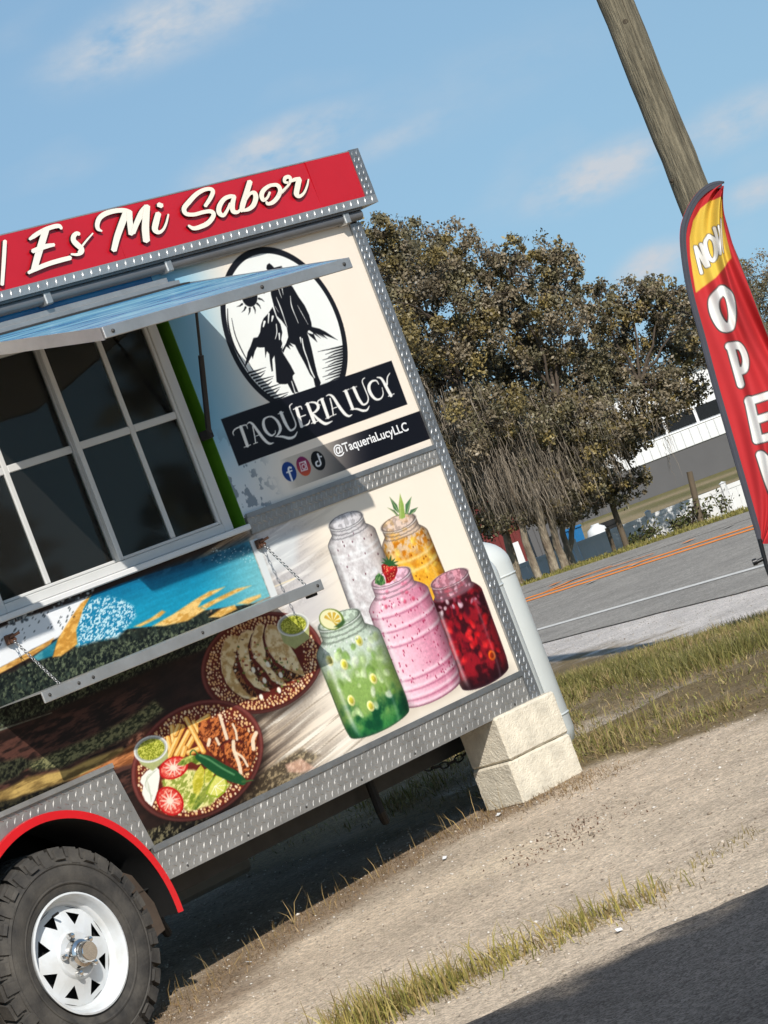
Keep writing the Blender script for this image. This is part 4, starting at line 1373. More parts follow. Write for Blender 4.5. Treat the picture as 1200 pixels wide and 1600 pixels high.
# handle lettering, a thin decal on the second banner
fc = bpy.data.curves.new('handle_text', 'FONT')
fc.body = '@TaqueriaLucyLLC'
fc.offset = .018
fo = bpy.data.objects.new('handle_text', fc)
COL.objects.link(fo)
dg = bpy.context.evaluated_depsgraph_get()
tm = bpy.data.meshes.new_from_object(fo.evaluated_get(dg))
bpy.data.objects.remove(fo)
co = np.zeros(len(tm.vertices) * 3)
tm.vertices.foreach_get('co', co)
co = co.reshape(-1, 3)
a0, a1 = fac(*IC((450, 300))[0]), fac(*IC((1003, 112))[0])
cap0, cap1 = fac(*IC((893, 84))[0]), fac(*IC((915, 148))[0])
kx = (a1[0] - a0[0]) / (co[:, 0].max() - co[:, 0].min())
kz = abs(cap0[1] - cap1[1]) / .72
xx = a0[0] + (co[:, 0] - co[:, 0].min()) * kx
zz = a0[1] + (xx - a0[0]) * (a1[1] - a0[1]) / (a1[0] - a0[0]) + co[:, 1] * kz + .003
tm.vertices.foreach_set('co', np.stack([xx, np.full(len(xx), -.0016), zz], 1).ravel())
tm.materials.clear()
tm.update()
link('handle_lettering', tm, TR, M['ink_white'])

# ---------------------------------------------------------------- trailer shell
M['print_blue'] = material('printed_blue_sky', srgb(24, 100, 160, .95), .26, col2=srgb(52, 142, 196, .95), vscale=3, stretch=(1, 1, 12), coat=.2)
M['print_sky'] = material('hatch_sky_print', srgb(30, 124, 176, .95), .26, col2=srgb(150, 210, 226, .95), vscale=3.2, stretch=(.8, 6, 6), coat=.0, spec=.3)
b = MB()
b.box(T(-2.6, -.004, .57), T(-.30, -.03, 2.535))
b.box(T(-.30, -.004, 1.50), T(.19, -.03, 2.535))
b.build('rear_wall_panel', M['print_plain'], TR)
MB().box(T(.19, -.002, 2.425), T(1.503, -.03, 2.535)).build('hatch_header', M['print_blue'], TR)
b = MB()                                             # insulated body behind the skins
b.box(T(-2.6, -2.1, .47), T(-.56, -.10, 2.53))
b.box(T(.56, -2.1, .47), T(2.745, -.10, 1.44))
b.box(T(1.56, -2.1, 1.441), T(2.745, -.10, 2.53))
b.box(T(.56, -2.1, 2.46), T(1.559, -.10, 2.53))
b.box(T(-.56, -2.1, .90), T(.559, -.10, 1.44))
b.box(T(-.56, -2.1, 1.441), T(.10, -.10, 2.53))
b.box(T(.101, -2.1, 2.46), T(.559, -.10, 2.53))
b.box(T(.101, -2.1, 1.441), T(1.559, -1.4, 2.459))
b.box(T(-.56, -1.9, .47), T(.56, -.40, .90))
b.build('body_core', M['black'], TR)
M['kitchen'] = material('kitchen_steel', (.52, .51, .49, 1), .45, .3, var=.2, vscale=4)
M['kitchen_wall'] = material('kitchen_wall_panel', (.66, .66, .62, 1), .5, var=.1, vscale=3)
MB().box(T(.102, -1.398, 1.463), T(1.558, -1.392, 2.458)).build('kitchen_wall', M['kitchen_wall'], TR)
MB().box(T(1.553, -1.39, 1.463), T(1.558, -.11, 2.458)).build('kitchen_wall', M['kitchen_wall'], TR)
MB().box(T(.102, -1.39, 2.450), T(1.552, -.11, 2.458)).build('kitchen_ceiling', M['kitchen_wall'], TR)
MB().box(T(.12, -1.38, 1.442), T(1.54, -.13, 1.462)).build('counter', M['kitchen'], TR)
for z_ in (1.82, 2.12):
    MB().box(T(.12, -1.39, z_), T(1.54, -1.12, z_ + .02)).build('kitchen_shelf', M['kitchen'], TR)
MB().box(T(.95, -1.39, 1.462), T(1.35, -1.0, 1.78)).build('oven', M['kitchen'], TR)
MB().box(T(2.7455, -2.1, .46), T(2.749, -.004, 2.53)).build('front_wall', M['white_paint'], TR)
MB().box(T(-2.62, -2.14, 2.531), T(2.79, -.05, 2.60)).build('roof', M['alu'], TR)


def dashes(mb, s0, s1, z0, z1, n, pitch=.046, W=.006, h=.003):
    k = s0 + pitch / 2
    while k < s1 - .01:
        zc, l, a = (z0 + z1) / 2, (z1 - z0) * .82, radians(74)
        d, p = (cos(a), sin(a)), (-sin(a), cos(a))
        q = [(k + d[0] * l / 2 * u + p[0] * W / 2 * v, n, zc + d[1] * l / 2 * u + p[1] * W / 2 * v) for u, v in ((-1, 0), (0, -1), (1, 0), (0, 1))]
        q += [(k + d[0] * l / 5 * u, n + h, zc + d[1] * l / 5 * u) for u in (-1, 1)]
        mb.add([T(*x) for x in q], [(0, 1, 4), (1, 5, 4), (1, 2, 5), (2, 3, 5), (3, 4, 5), (3, 0, 4)])
        k += pitch


def lozenges(mb, s0, s1, z0, z1, n, pitch=.036, L=.027, W=.0085, h=.0026, clip=None, mi=0):
    for i in range(int((s1 - s0) / pitch) + 2):
        for j in range(int((z1 - z0) / (pitch / 2)) + 2):
            cs, cz = s0 + i * pitch + (pitch / 2 if j % 2 else 0), z0 + j * pitch / 2
            if not (s0 + .008 < cs < s1 - .008 and z0 + .008 < cz < z1 - .008):
                continue
            if clip and not clip(cs, cz):
                continue
            a = radians((58 if j % 2 else -32) + random.gauss(0, 2.5))
            h_j = h * random.uniform(.55, 1.15)
            cs += random.gauss(0, .0006)
            l = min(L, 2 * (min(cs - s0, s1 - cs) / abs(cos(a)) if abs(cos(a)) > .3 else 1), 2 * min(cz - z0, z1 - cz) / max(abs(sin(a)), .3))
            d, p = (cos(a), sin(a)), (-sin(a), cos(a))
            q = [(cs + d[0] * l / 2 * u + p[0] * W / 2 * v, n, cz + d[1] * l / 2 * u + p[1] * W / 2 * v) for u, v in ((-1, 0), (0, -1), (1, 0), (0, 1))]
            q += [(cs + d[0] * l / 5 * u, n + h_j, cz + d[1] * l / 5 * u) for u in (-1, 1)]
            mb.add([T(*x) for x in q], [(0, 1, 4), (1, 5, 4), (1, 2, 5), (2, 3, 5), (3, 4, 5), (3, 0, 4)], mi)


def plate_part(name, s0, s1, z0, z1, n0, n1, mat, lip=None, **kw):
    b = MB().box(T(s0, n0, z0), T(s1, n1, z1))
    lozenges(b, s0, s1, z0, z1, n1, **kw)
    if lip == 'top':
        b.box(T(s0, n1 + .0005, z1 - .012), T(s1, n1 + .007, z1 + .004))
    return b.build(name, mat, TR)


plate_part('corner_trim', 2.685, 2.752, .457, 2.500, -.05, .010, M['tread'], pitch=.030)
plate_part('bottom_skirt', .47, 1.722, .457, .584, -.01, .007, M['tread_dull'], pitch=.037)
plate_part('bottom_skirt', 1.7235, 2.684, .457, .584, -.01, .0072, M['tread_dull'], pitch=.037)
for s_ in np.arange(.6, 2.65, .33):
    MB().lathe([(0, -.0035), (.004, -.0025), (.0055, 0)], 8, 'y', T(s_, .0075, .474)).build('rivet', M['steel'], TR, True)
MB().box(T(.47, .0075, .566), T(2.684, .013, .588)).build('skirt_top_lip', M['tread'], TR)
plate_part('bottom_skirt', -2.6, -.53, .457, .584, -.01, .007, M['tread_dull'], pitch=.037)
plate_part('belt_trim', 1.512, 2.684, 1.478, 1.553, -.01, .008, M['tread_dull'], pitch=.030)
MB().box(T(1.512, .0085, 1.539), T(2.684, .013, 1.557)).build('belt_top_lip', M['tread'], TR)
# plate around the wheel arch
arc = [(.470 * cos(t), .367 + .470 * sin(t)) for t in np.linspace(radians(27), radians(153), 30)]
poly = [(.432, .905), (.487, .5845)] + arc + [(-.62, .5845), (-.62, .905)]
b = MB()
k = len(b.v)
for n_ in (.0015, .0075):
    b.add([T(x, n_, z) for x, z in poly], [tuple(range(len(poly)))])
lozenges(b, -.60, .49, .585, .905, .0075, pitch=.037, clip=lambda s_, z_: math.hypot(s_, z_ - .367) > .495 and s_ < .432 + (.905 - z_) * .17 - .015)
b.box(T(-.62, .008, .893), T(.430, .020, .910))
b.build('wheel_arch_plate', M['tread_dull'], TR)
# fender
b = MB()
ang = np.linspace(radians(-3), radians(183), 60)
ring_ = [(.454, .034), (.482, .034), (.484, .022), (.478, .012), (.468, -.26), (.460, -.26), (.458, .026)]
V, Fs, fm = [], [], []
m_ = len(ring_)
for t in ang:
    for r, n_ in ring_:
        V.append(T(r * cos(t), n_, .367 + r * sin(t)))
for i in range(len(ang) - 1):
    for j in range(m_):
        Fs.append((i * m_ + j, i * m_ + (j + 1) % m_, (i + 1) * m_ + (j + 1) % m_, (i + 1) * m_ + j))
        fm.append(1 if j in (3, 4, 5, 6) else 0)
fm += [0, 0]
Fs += [tuple(range(m_)), tuple(range((len(ang) - 1) * m_, len(ang) * m_))]
b.add(V, Fs)
b.m = fm
b.build('fender', [M['red_fender'], M['black']], TR, True, angle=40)
MB().prism([(.300, .585), (.400, .52), (.452, .40), (.456, .30), (.33, .275), (.30, .35)], .06, .075).build('fender_liner', M['rust'] if False else material('liner_board', srgb(74, 62, 52), .9, var=.3, vscale=12), TR)
b = MB()
b.box(T(-.6, -.42, .47), T(.6, -.40, .90))
b.build('wheel_well', M['black'], TR)


# ---------------------------------------------------------------- wheel
def make_wheel(y_off=0., flip=1):
    w = empty('wheel')
    w.parent = TR
    w.location = (0, y_off, .367)
    w.scale = (1, flip, 1)
    b = MB()
    prof = [(.196, .02), (.206, .004), (.222, -.004), (.262, -.014), (.292, -.012), (.318, -.004), (.338, .008), (.349, .022), (.352, .04), (.352, .19), (.340, .222), (.29, .236), (.21, .22), (.196, .20)]
    b.lathe(prof, 96)
    b.lathe([(.236, -.0105), (.240, -.0135), (.246, -.0125)], 96)
    b.lathe([(.300, -.0125), (.304, -.0150), (.312, -.0095)], 96)
    nb_ = 32
    for k in range(nb_):
        for row, (y0, y1, off) in enumerate(((-.001, .058, 0.), (.066, .112, .5), (.120, .164, .0), (.172, .224, .5))):
            t0 = 2 * pi * (k + off) / nb_
            wd = 2 * pi / nb_ * (.76 if row in (0, 3) else .76)
            skew = .022 if row % 2 else -.022
            r0 = .330 if row in (0, 3) else .348
            jr = random.uniform(-.0012, .0012)
            V = []
            for r in (r0, .3675 + jr):
                for yy, sk in ((y0 + (.010 if (row == 0 and r > .36) else 0), -skew), (y1, skew)):
                    for tt in (t0 - wd / 2 + sk, t0 + wd / 2 + sk):
                        V.append((r * cos(tt), yy, r * sin(tt)))
            b.add(V, [(0, 1, 3, 2), (4, 5, 7, 6), (0, 1, 5, 4), (2, 3, 7, 6), (0, 2, 6, 4), (1, 3, 7, 5)])
            if row == 0:                              # shoulder lug running down the sidewall
                ln = .322 if k % 2 else .308
                V = []
                for r, y in ((ln, -.0085), (.332, .000), (.358, .004)):
                    for tt in (t0 - wd * .40, t0 + wd * .40):
                        V.append((r * cos(tt), y - .007, r * sin(tt)))
                for r, y in ((ln - .004, -.005), (.334, .012), (.352, .02)):
                    for tt in (t0 - wd * .46, t0 + wd * .46):
                        V.append((r * cos(tt), y, r * sin(tt)))
                b.add(V, [(0, 1, 3, 2), (2, 3, 5, 4), (0, 6, 7, 1), (0, 2, 8, 6), (2, 4, 10, 8), (1, 7, 9, 3), (3, 9, 11, 5), (4, 5, 11, 10)])
    b.build('tyre', M['tyre'], w, True, angle=28)
    b = MB()
    b.lathe([(.199, .012), (.2075, -.006), (.2075, -.010), (.201, -.012), (.196, -.006), (.192, .004), (.188, .020), (.185, .030), (.180, .033), (.176, .036), (.172, .048), (.168, .046)], 72)
    # disc with eight triangular openings
    r0, r1, ph = .084, .1685, pi / 8
    for k in range(8):
        th = k * pi / 4 + .30
        P = {}

        def q(nm, r, t):
            y = .020 + (r - r0) / (r1 - r0) * .026
            P[nm] = len(P)
            return (r * cos(t), y, r * sin(t))
        V = [q('A0', r0, th - ph), q('A1', r0, th), q('A2', r0, th + ph), q('O0', r1, th - ph), q('O1', r1, th - .2), q('O2', r1, th + .2), q('O3', r1, th + ph), q('H0', .104, th), q('H1', .149, th - .20), q('H2', .149, th + .20)]
        f = [('A0', 'A1', 'H0'), ('A0', 'H0', 'H1'), ('A0', 'H1', 'O0'), ('O0', 'H1', 'O1'), ('H1', 'H2', 'O2', 'O1'), ('A1', 'A2', 'H0'), ('A2', 'H2', 'H0'), ('A2', 'O3', 'H2'), ('O3', 'O2', 'H2')]
        b.add(V, [tuple(P[x] for x in t) for t in f])
    b.lathe([(.084, .020), (.080, .013), (.076, .010), (.05, .010), (.03, .010)], 72)
    b.build('rim', M['wheel_white'], w, True, angle=35)
    MB().lathe([(.19, .075), (.0, .075)], 40).build('dark_backing', M['black'], w)  # black disc added behind the rim so its openings look dark
    b = MB().lathe([(.052, .010), (.050, -.004), (.047, -.016), (.037, -.020), (.0355, -.022), (.0355, -.050), (.032, -.055), (0, -.055)], 40)
    b.build('hub_cap', M['chrome'], w, True, angle=35)
    for k in range(5):
        t = 2 * pi * k / 5 + .45
        c = (.067 * cos(t), .010, .067 * sin(t))
        MB().lathe([(.0115, 0), (.0115, -.014), (.0085, -.021), (0, -.0235)], 12, 'y', c).build('lug_nut', M['chrome'], w, True, angle=50)
    MB().tube([(.150 * cos(1.75), .03, .150 * sin(1.75)), (.158 * cos(1.75), -.004, .158 * sin(1.75))], .0045, 8).build('valve_stem', M['black'], w)
    return w


make_wheel()
b = MB()
b.tube([T(0, -.30, .36), T(0, -1.85, .36)], .035, 12)
b.box(T(-2.4, -.36, .36), T(2.70, -.30, .455))
b.box(T(-2.4, -1.80, .36), T(2.70, -1.74, .455))
for s_ in (-1.6, -.8, .8, 1.6, 2.5):
    b.box(T(s_ - .03, -1.74, .38), T(s_ + .03, -.36, .45))
b.box(T(2.3, -1.14, .33), T(3.9, -1.0, .43))
b.build('chassis', M['steel'], TR)
MB().box(T(-2.58, -2.05, .452), T(2.72, -.06, .456)).build('floor_underside', M['black'], TR)
w2 = None
for ch in [o for o in bpy.data.objects if o.name == 'wheel']:
    w2 = ch.copy()
    COL.objects.link(w2)
    w2.location = (0, 1.98, .367)
    w2.scale = (1, -1, 1)
    for p in list(ch.children):
        c = p.copy()
        COL.objects.link(c)
        c.parent = w2
    break
MB().cbox(T(.95, -1.55, .235), T(1.75, -.85, .445), .02).build('waste_water_tank', material('grey_plastic_tank', (.16, .17, .16, 1), .6, var=.15, vscale=4), TR)
for s_ in (.62, 1.9):
    MB().tube([T(s_, -.25, .44), T(s_, -.25, .30), T(s_ + .06, -.3, .25)], .018, 8).build('drain_pipe', M['black'], TR)

# ---------------------------------------------------------------- roof sign
sign = empty('roof_sign')
sign.parent = TR
for a_, c_, tl in ((-2.6, 1.348, 0.), (1.3495, 2.498, .0018), (2.4995, 2.776, -.0030)):
    V = [T(s_, n_, z_) for s_, n_, z_ in ((a_, -.06, 2.587), (c_, -.06, 2.587), (c_, .0590 + tl * .3, 2.587), (a_, .0590 + tl * .3, 2.587), (a_, -.06, 2.778), (c_, -.06, 2.778), (c_, .0585 - tl, 2.778), (a_, .0585 - tl, 2.778))]
    MB().add(V, [(0, 1, 2, 3), (4, 7, 6, 5), (3, 2, 6, 7), (0, 4, 5, 1), (0, 3, 7, 4), (1, 5, 6, 2)]).build('sign_panel', M['red_panel'], sign)
b = MB().box(T(-2.6, -.065, 2.552), T(2.838, .064, 2.5865))
dashes(b, -2.6, 2.838, 2.552, 2.5865, .064)
b.build('sign_bottom_trim', M['alu'], sign)
b = MB().box(T(2.7765, -.065, 2.5868), T(2.838, .064, 2.784))
lozenges(b, 2.7765, 2.838, 2.587, 2.784, .064, pitch=.028, L=.022)
b.build('sign_end_trim', M['tread'], sign)
MB().box(T(-2.6, -.06, 2.7785), T(2.7760, .058, 2.783)).build('sign_cap', M['alu'], sign)

S7, SA, SB = zoomer(0, 340, 6), zoomer(130, 270, 6), zoomer(290, 250, 6)
SIGN = [
    [(S7, ((28, 225), (18, 400), (2, 640)), (36, 38, 34))],
    [(S7, ((258, 212), (300, 183), (350, 150), (420, 115), (500, 90), (540, 90), (560, 114)), (26, 42, 42, 42, 42, 38, 24)), (S7, ((412, 122), (375, 240), (335, 370), (298, 505)), (62, 66, 64, 58)), (S7, ((283, 326), (350, 300), (420, 277), (490, 264)), (40, 46, 44, 30)), (S7, ((245, 528), (320, 490), (430, 445), (540, 412), (642, 386)), (30, 42, 44, 44, 42))],
    [(S7, ((728, 165), (700, 158), (672, 185), (672, 225), (705, 262), (745, 300), (745, 335), (705, 355), (648, 352)), (30, 40, 46, 48, 52, 48, 40, 28, 18)), (S7, ((715, 335), (760, 265), (800, 215), (852, 156)), (16, 20, 18, 14))],
    [(SA, ((158, 556), (122, 535), (114, 490), (138, 430), (200, 388), (290, 364), (370, 362), (425, 378)), (14, 36, 44, 48, 48, 44, 42, 38)), (SA, ((385, 378), (350, 470), (300, 610), (268, 738)), (62, 64, 60, 54)), (SA, ((414, 372), (418, 470), (434, 584)), (52, 54, 58)), (SA, ((446, 575), (482, 480), (530, 382), (575, 324)), (44, 52, 58, 50)), (SA, ((577, 322), (567, 430), (562, 540), (572, 652)), (58, 66, 70, 64))],
    [(SA, ((684, 305), (722, 320)), (44, 44)), (SA, ((686, 388), (662, 480), (654, 540), (688, 568), (730, 542), (760, 480), (780, 398)), (54, 60, 56, 36, 26, 22, 16))],
    [(SB, ((165, 442), (215, 365), (238, 305), (212, 280), (150, 290), (80, 332), (15, 400), (-32, 462), (-14, 512), (60, 520), (150, 497), (215, 490), (245, 515), (228, 560), (180, 608), (100, 642), (50, 648), (8, 622)), (34, 40, 40, 34, 38, 44, 48, 46, 38, 36, 36, 38, 40, 44, 46, 42, 36, 20))],
    [(SB, ((445, 352), (398, 350), (342, 376), (300, 440), (296, 500), (335, 528), (372, 480), (402, 415)), (34, 38, 42, 48, 46, 36, 28, 28)), (SB, ((438, 350), (420, 430), (428, 488), (468, 498), (500, 466)), (38, 48, 46, 32, 20))],
    [(SB, ((586, 208), (555, 310), (520, 420), (506, 488)), (50, 52, 52, 44)), (SB, ((545, 385), (585, 325), (625, 318), (640, 362), (618, 430), (575, 468), (522, 484)), (20, 28, 42, 48, 46, 38, 26))],
    [(SB, ((842, 245), (775, 248), (715, 290), (694, 340), (712, 384), (748, 362), (772, 310)), (26, 34, 42, 44, 36, 24, 22)), (SB, ((770, 246), (838, 244), (868, 290), (848, 352), (800, 405), (752, 420), (738, 400)), (30, 36, 40, 42, 40, 30, 20)), (SB, ((845, 335), (900, 288), (940, 248)), (20, 20, 18))],
    [(SB, ((948, 222), (912, 214), (914, 178), (948, 166), (966, 192), (944, 246), (885, 318)), (20, 28, 36, 36, 30, 24, 18)), (SB, ((955, 215), (1005, 192), (1055, 186)), (20, 36, 38)), (SB, ((1046, 190), (1030, 260), (1020, 326), (1048, 350), (1090, 318), (1120, 250), (1133, 190)), (50, 52, 50, 34, 24, 20, 14))]]
for strokes in SIGN:
    b = MB()
    for k, (zf, P, wd) in enumerate(strokes):
        cv = np.array(curve(zf(*P), 5))
        ww = np.array(cw(wd, 5, len(cv))) / 12.
        d = np.gradient(cv, axis=0)
        d /= np.linalg.norm(d, axis=1, keepdims=True) + 1e-9
        nn = np.stack([-d[:, 1], d[:, 0]], 1)
        pts_ = [(cv[0] - nn[0] * ww[0] * .6 - d[0] * ww[0] * .3)] + []
        Lf, Rt = cv + nn * ww[:, None], cv - nn * ww[:, None]
        outer = [fac(*p, .060) for p in Lf] + [fac(*(cv[-1] + d[-1] * ww[-1] * .55), .060)] + [fac(*p, .060) for p in Rt[::-1]] + [fac(*(cv[0] - d[0] * ww[0] * .55), .060)]
        n = len(cv)
        top = .0710 + .0005 * k
        V = [T(p[0], top, p[1]) for p in outer] + [T(p[0], .0602, p[1]) for p in outer]
        m = len(outer)
        Fs = [(i, i + 1, m - 2 - i - 1, m - 2 - i) for i in range(n - 1)]
        Fs += [(n - 1, n, n + 1), (m - 1, 0, m - 2)]
        kk = len(b.v)
        b.add(V, Fs, 0)
        b.add([], [], 1)
        for i in range(m):
            b.f.append((kk + i, kk + (i + 1) % m, kk + m + (i + 1) % m, kk + m + i))
            b.m.append(1)
    b.build('letter', [M['cream_letter'], M['black_edge']], sign)

# gutter under the sign
b = MB()
b.tube([T(-2.6, .022, 2.527), T(2.745, .022, 2.527)], .022, 12)
b.box(T(-2.6, .0, 2.543), T(2.745, .05, 2.551))
b.build('gutter', material('dull_gutter_metal', (.20, .20, .205, 1), .5, .55, var=.15, vscale=5), TR, True, angle=40)
for s_ in (.9, 1.55, 2.62):
    MB().cbox(T(s_, .0, 2.500), T(s_ + .035, .050, 2.545), .004).build('gutter_clip', M['alu'], TR)

# ---------------------------------------------------------------- serving window
win = empty('serving_window')
win.parent = TR


def bar(mb, s0, s1, z0, z1, n0, n1):
    mb.cbox(T(s0, n0, z0), T(s1, n1, z1), .003)


b = MB()
bar(b, 1.398, 1.447, 1.520, 2.42, -.055, -.008)
bar(b, .190, .250, 1.520, 2.42, -.055, -.008)
bar(b, .2505, 1.3975, 1.520, 1.5535, -.055, -.008)
bar(b, .2505, 1.3975, 2.385, 2.42, -.055, -.008)
b.build('window_frame', M['win_frame'], win)
for s0, s1, n0, mid in ((.842, 1.3975, -.022, 1.142), (.2505, .858, -.044, .507)):
    sash = win
    b = MB()
    bar(b, s0, s0 + .024, 1.554, 2.384, n0 - .012, n0 + .010)
    bar(b, s1 - .014, s1, 1.554, 2.384, n0 - .012, n0 + .010)
    bar(b, s0 + .0245, s1 - .0145, 1.554, 1.566, n0 - .012, n0 + .010)
    bar(b, s0 + .0245, s1 - .0145, 2.372, 2.384, n0 - .012, n0 + .010)
    b.build('sash_frame', M['win_frame'], sash)
    b = MB()
    bar(b, mid - .012, mid + .012, 1.5665, 2.3715, n0 - .008, n0 + .006)
    b.build('muntin', M['win_frame'], sash)
    b = MB()
    bar(b, s0 + .0245, mid - .0125, 1.976, 2.004, n0 - .007, n0 + .005)
    bar(b, mid + .0125, s1 - .0145, 1.976, 2.004, n0 - .007, n0 + .005)
    b.build('muntin', M['win_frame'], sash)
    for a_, c_ in ((s0 + .02, mid - .006), (mid + .006, s1 - .01)):
        for z0, z1 in ((1.562, 1.980), (2.000, 2.376)):
            MB().box(T(a_, n0 - .005, z0), T(c_, n0 - .002, z1)).build('pane', M['glass'], sash)
b = MB()
b.box(T(1.4475, -.10, 1.500), T(1.5025, -.060, 2.425))
b.box(T(1.4985, -.0595, 1.500), T(1.5025, .003, 2.425))
b.build('window_jamb', M['green'], win)
MB().cbox(T(.175, -.05, 1.497), T(1.497, .030, 1.5195), .004).build('window_sill', M['white_paint'], win)
b = MB()
b.cbox(T(.155, -.06, 1.497), T(.189, .012, 2.425), .004)
b.build('window_casing', M['white_paint'], win)

# hatch: a hinged flap propped up over the window
HZ, FZ, FN = 2.452, 2.272, .84


def hz_(n):
    return HZ + (FZ - HZ) * n / FN


def slab(name, s0, s1, n0, n1, t0, t1, mat):
    """slab following the slope of the flap; t = height above the flap's plane"""
    V = [T(s_, n_, hz_(n_) + t_) for t_ in (t0, t1) for n_ in (n0, n1) for s_ in (s0, s1)]
    return MB().add(V, [(0, 2, 3, 1), (4, 5, 7, 6), (0, 1, 5, 4), (2, 6, 7, 3), (0, 4, 6, 2), (1, 3, 7, 5)]).build(name, mat, hatch)


for h0, h1 in ((.305, 1.606), (-1.50, -.205)):        # the one over the window and its neighbour further back
    hatch = empty('hatch')
    hatch.parent = TR
    slab('hatch_skin', h0 + .007, h1 - .006, .012, .838, -.010, .0, M['print_sky'])
    slab('hatch_lining', h0 + .009, h1 - .008, .014, .836, -.030, -.0105, M['white_paint'])
    MB().cbox(T(h0, .838, FZ - .036), T(h1 - .004, .848, FZ + .004), .002).build('front_rail', M['alu'], hatch)
    slab('side_rail', h1 - .0055, h1, .012, .836, -.034, .004, M['alu'])
    slab('side_rail', h0, h0 + .0065, .012, .836, -.040, .004, M['alu'])
    slab('stiffener', h0 + .013, h1 - .021, .010, .050, .0005, .020, M['alu'])
    slab('hinge_leaf', h0 + .013, h1 - .006, .052, .085, .0005, .006, M['steel'])
    MB().box(T(h0 - .2 if h0 > 0 else h0, .001, 2.462), T(h1 - .046, .018, 2.486)).build('hinge_leaf', M['alu'], hatch)
    for s_, z_ in ((h1 - .046, FZ - .016), (h0 + .04, FZ - .018), ((h0 + h1) / 2 + .15, FZ - .014)):
        MB().lathe([(0, -.006), (.006, -.004), (.0075, 0)], 10, 'y', T(s_, .8485, z_)).build('rivet', M['steel'], hatch, True)
st = empty('gas_strut')
st.parent = TR
p0, p1 = np.array(T(1.462, .030, 1.885)), np.array(T(1.462, .215, 2.385))
MB().tube([p0, p0 * .45 + p1 * .55], .011, 12).build('strut_body', M['pole_black'], st, True, angle=50)
MB().tube([p0 * .45 + p1 * .55, p1], .0055, 10).build('strut_rod', M['steel'], st, True, angle=50)
MB().cbox(T(1.448, -.01, 1.865), T(1.476, .040, 1.900), .004).build('strut_bracket', M['black'], st)

# serving shelf on chains
shelf = empty('serving_shelf')
shelf.parent = TR
b = MB()
b.box(T(.003, .006, 1.2315), T(1.468, .278, 1.2335))
b.build('shelf_top', M['alu'], shelf)
MB().cbox(T(0, .2785, 1.196), T(1.470, .2865, 1.236), .002).build('shelf_front_rail', M['alu'], shelf)
for s_ in (.03, .17, .24, .80, 1.44):
    MB().lathe([(0, -.005), (.005, -.0035), (.0065, 0)], 10, 'y', T(s_, .287, 1.217)).build('rivet', M['steel'], shelf, True)
MB().cbox(T(1.405, .24, 1.185), T(1.44, .275, 1.1975), .003).build('rubber_bumper', M['black'], shelf)


def chain(name, A, B, parent, link_=.026, sag=.0, mat=None):
    A, B = np.array(A, float), np.array(B, float)
    L = np.linalg.norm(B - A)
    n = int(L / (link_ * .78))
    b = MB()
    for k in range(n):
        t = (k + .5) / n
        c = A + (B - A) * t - Z * sag * 4 * t * (1 - t)
        d = (B - A) / L + Z * sag * 4 * (2 * t - 1) / L
        d /= np.linalg.norm(d)
        e = np.cross(d, [0.31, .2, .93])
        e /= np.linalg.norm(e)
        if k % 2:
            e = np.cross(d, e)
        pts_ = []
        for a in range(11):
            t_ = 2 * pi * a / 10
            pts_.append(c + d * cos(t_) * link_ / 2 + e * sin(t_) * link_ * .30)
        b.tube(pts_, link_ * .085, 5, False)
    return b.build(name, mat or M['chain'], parent, True)


for s_, s2 in ((1.528, 1.405), (.202, .11)):
    br = MB()
    br.cbox(T(s_ - .018, .0, 1.418), T(s_ + .018, .020, 1.452), .003)
    br.tube([T(s_ - .01, .02, 1.44), T(s_ + .028, .034, 1.446)], .005, 8)
    br.tube([T(s_ - .008, .021, 1.427), T(s_ - .008, .026, 1.427)], .007, 8)
    br.tube([T(s_ + .008, .021, 1.429), T(s_ + .008, .026, 1.429)], .007, 8)
    br.build('chain_bracket', M['rust'], shelf)
    chain('chain', T(s_, .026, 1.425), T(s2, .262, 1.238), shelf, .018)
chain('safety_chain', T(2.30, -.45, .42), T(2.72, -.30, .40), TR, .045, .08, M['steel'])


# ================================================================ things round the trailer
def world(s_, n_, z_):
    p = CB + S * s_ + N * n_
    return np.array([p[0], p[1], z_])


# two concrete blocks under the front corner
bz = float(zt(*world(2.62, -.06, 0)[:2])) - .012
for k, (dz, rz_, sh, lab) in enumerate(((0, radians(-8), 0., 'lower cream concrete block standing on the dirt under the trailer corner'),
                                        (.182, radians(-5.6), .004, 'upper cream concrete block carrying the trailer corner'))):
    o = empty('concrete_block', tuple(world(2.605 + sh, -.075, bz + dz)), math.atan2(S[1], S[0]) + rz_)
    tag(o, lab, 'block')
    b = MB()
    hl, hd, hh = .180, .118, .180
    b.cbox((-hl, -hd, 0), (hl, hd, hh), .009)
    me = b.build('block_body', M['concrete'], o)
    md = me.modifiers.new('sub', 'SUBSURF')
    md.subdivision_type = 'SIMPLE'
    md.levels = md.render_levels = 5
    tx_ = bpy.data.textures.new('chip', 'CLOUDS')
    tx_.noise_scale = .05
    dm = me.modifiers.new('disp', 'DISPLACE')
    dm.texture = tx_
    dm.strength = .0028
    tx2 = bpy.data.textures.new('pit', 'CLOUDS')
    tx2.noise_scale = .012
    dm2 = me.modifiers.new('disp2', 'DISPLACE')
    dm2.texture = tx2
    dm2.strength = .0030
    dm.mid_level = .5

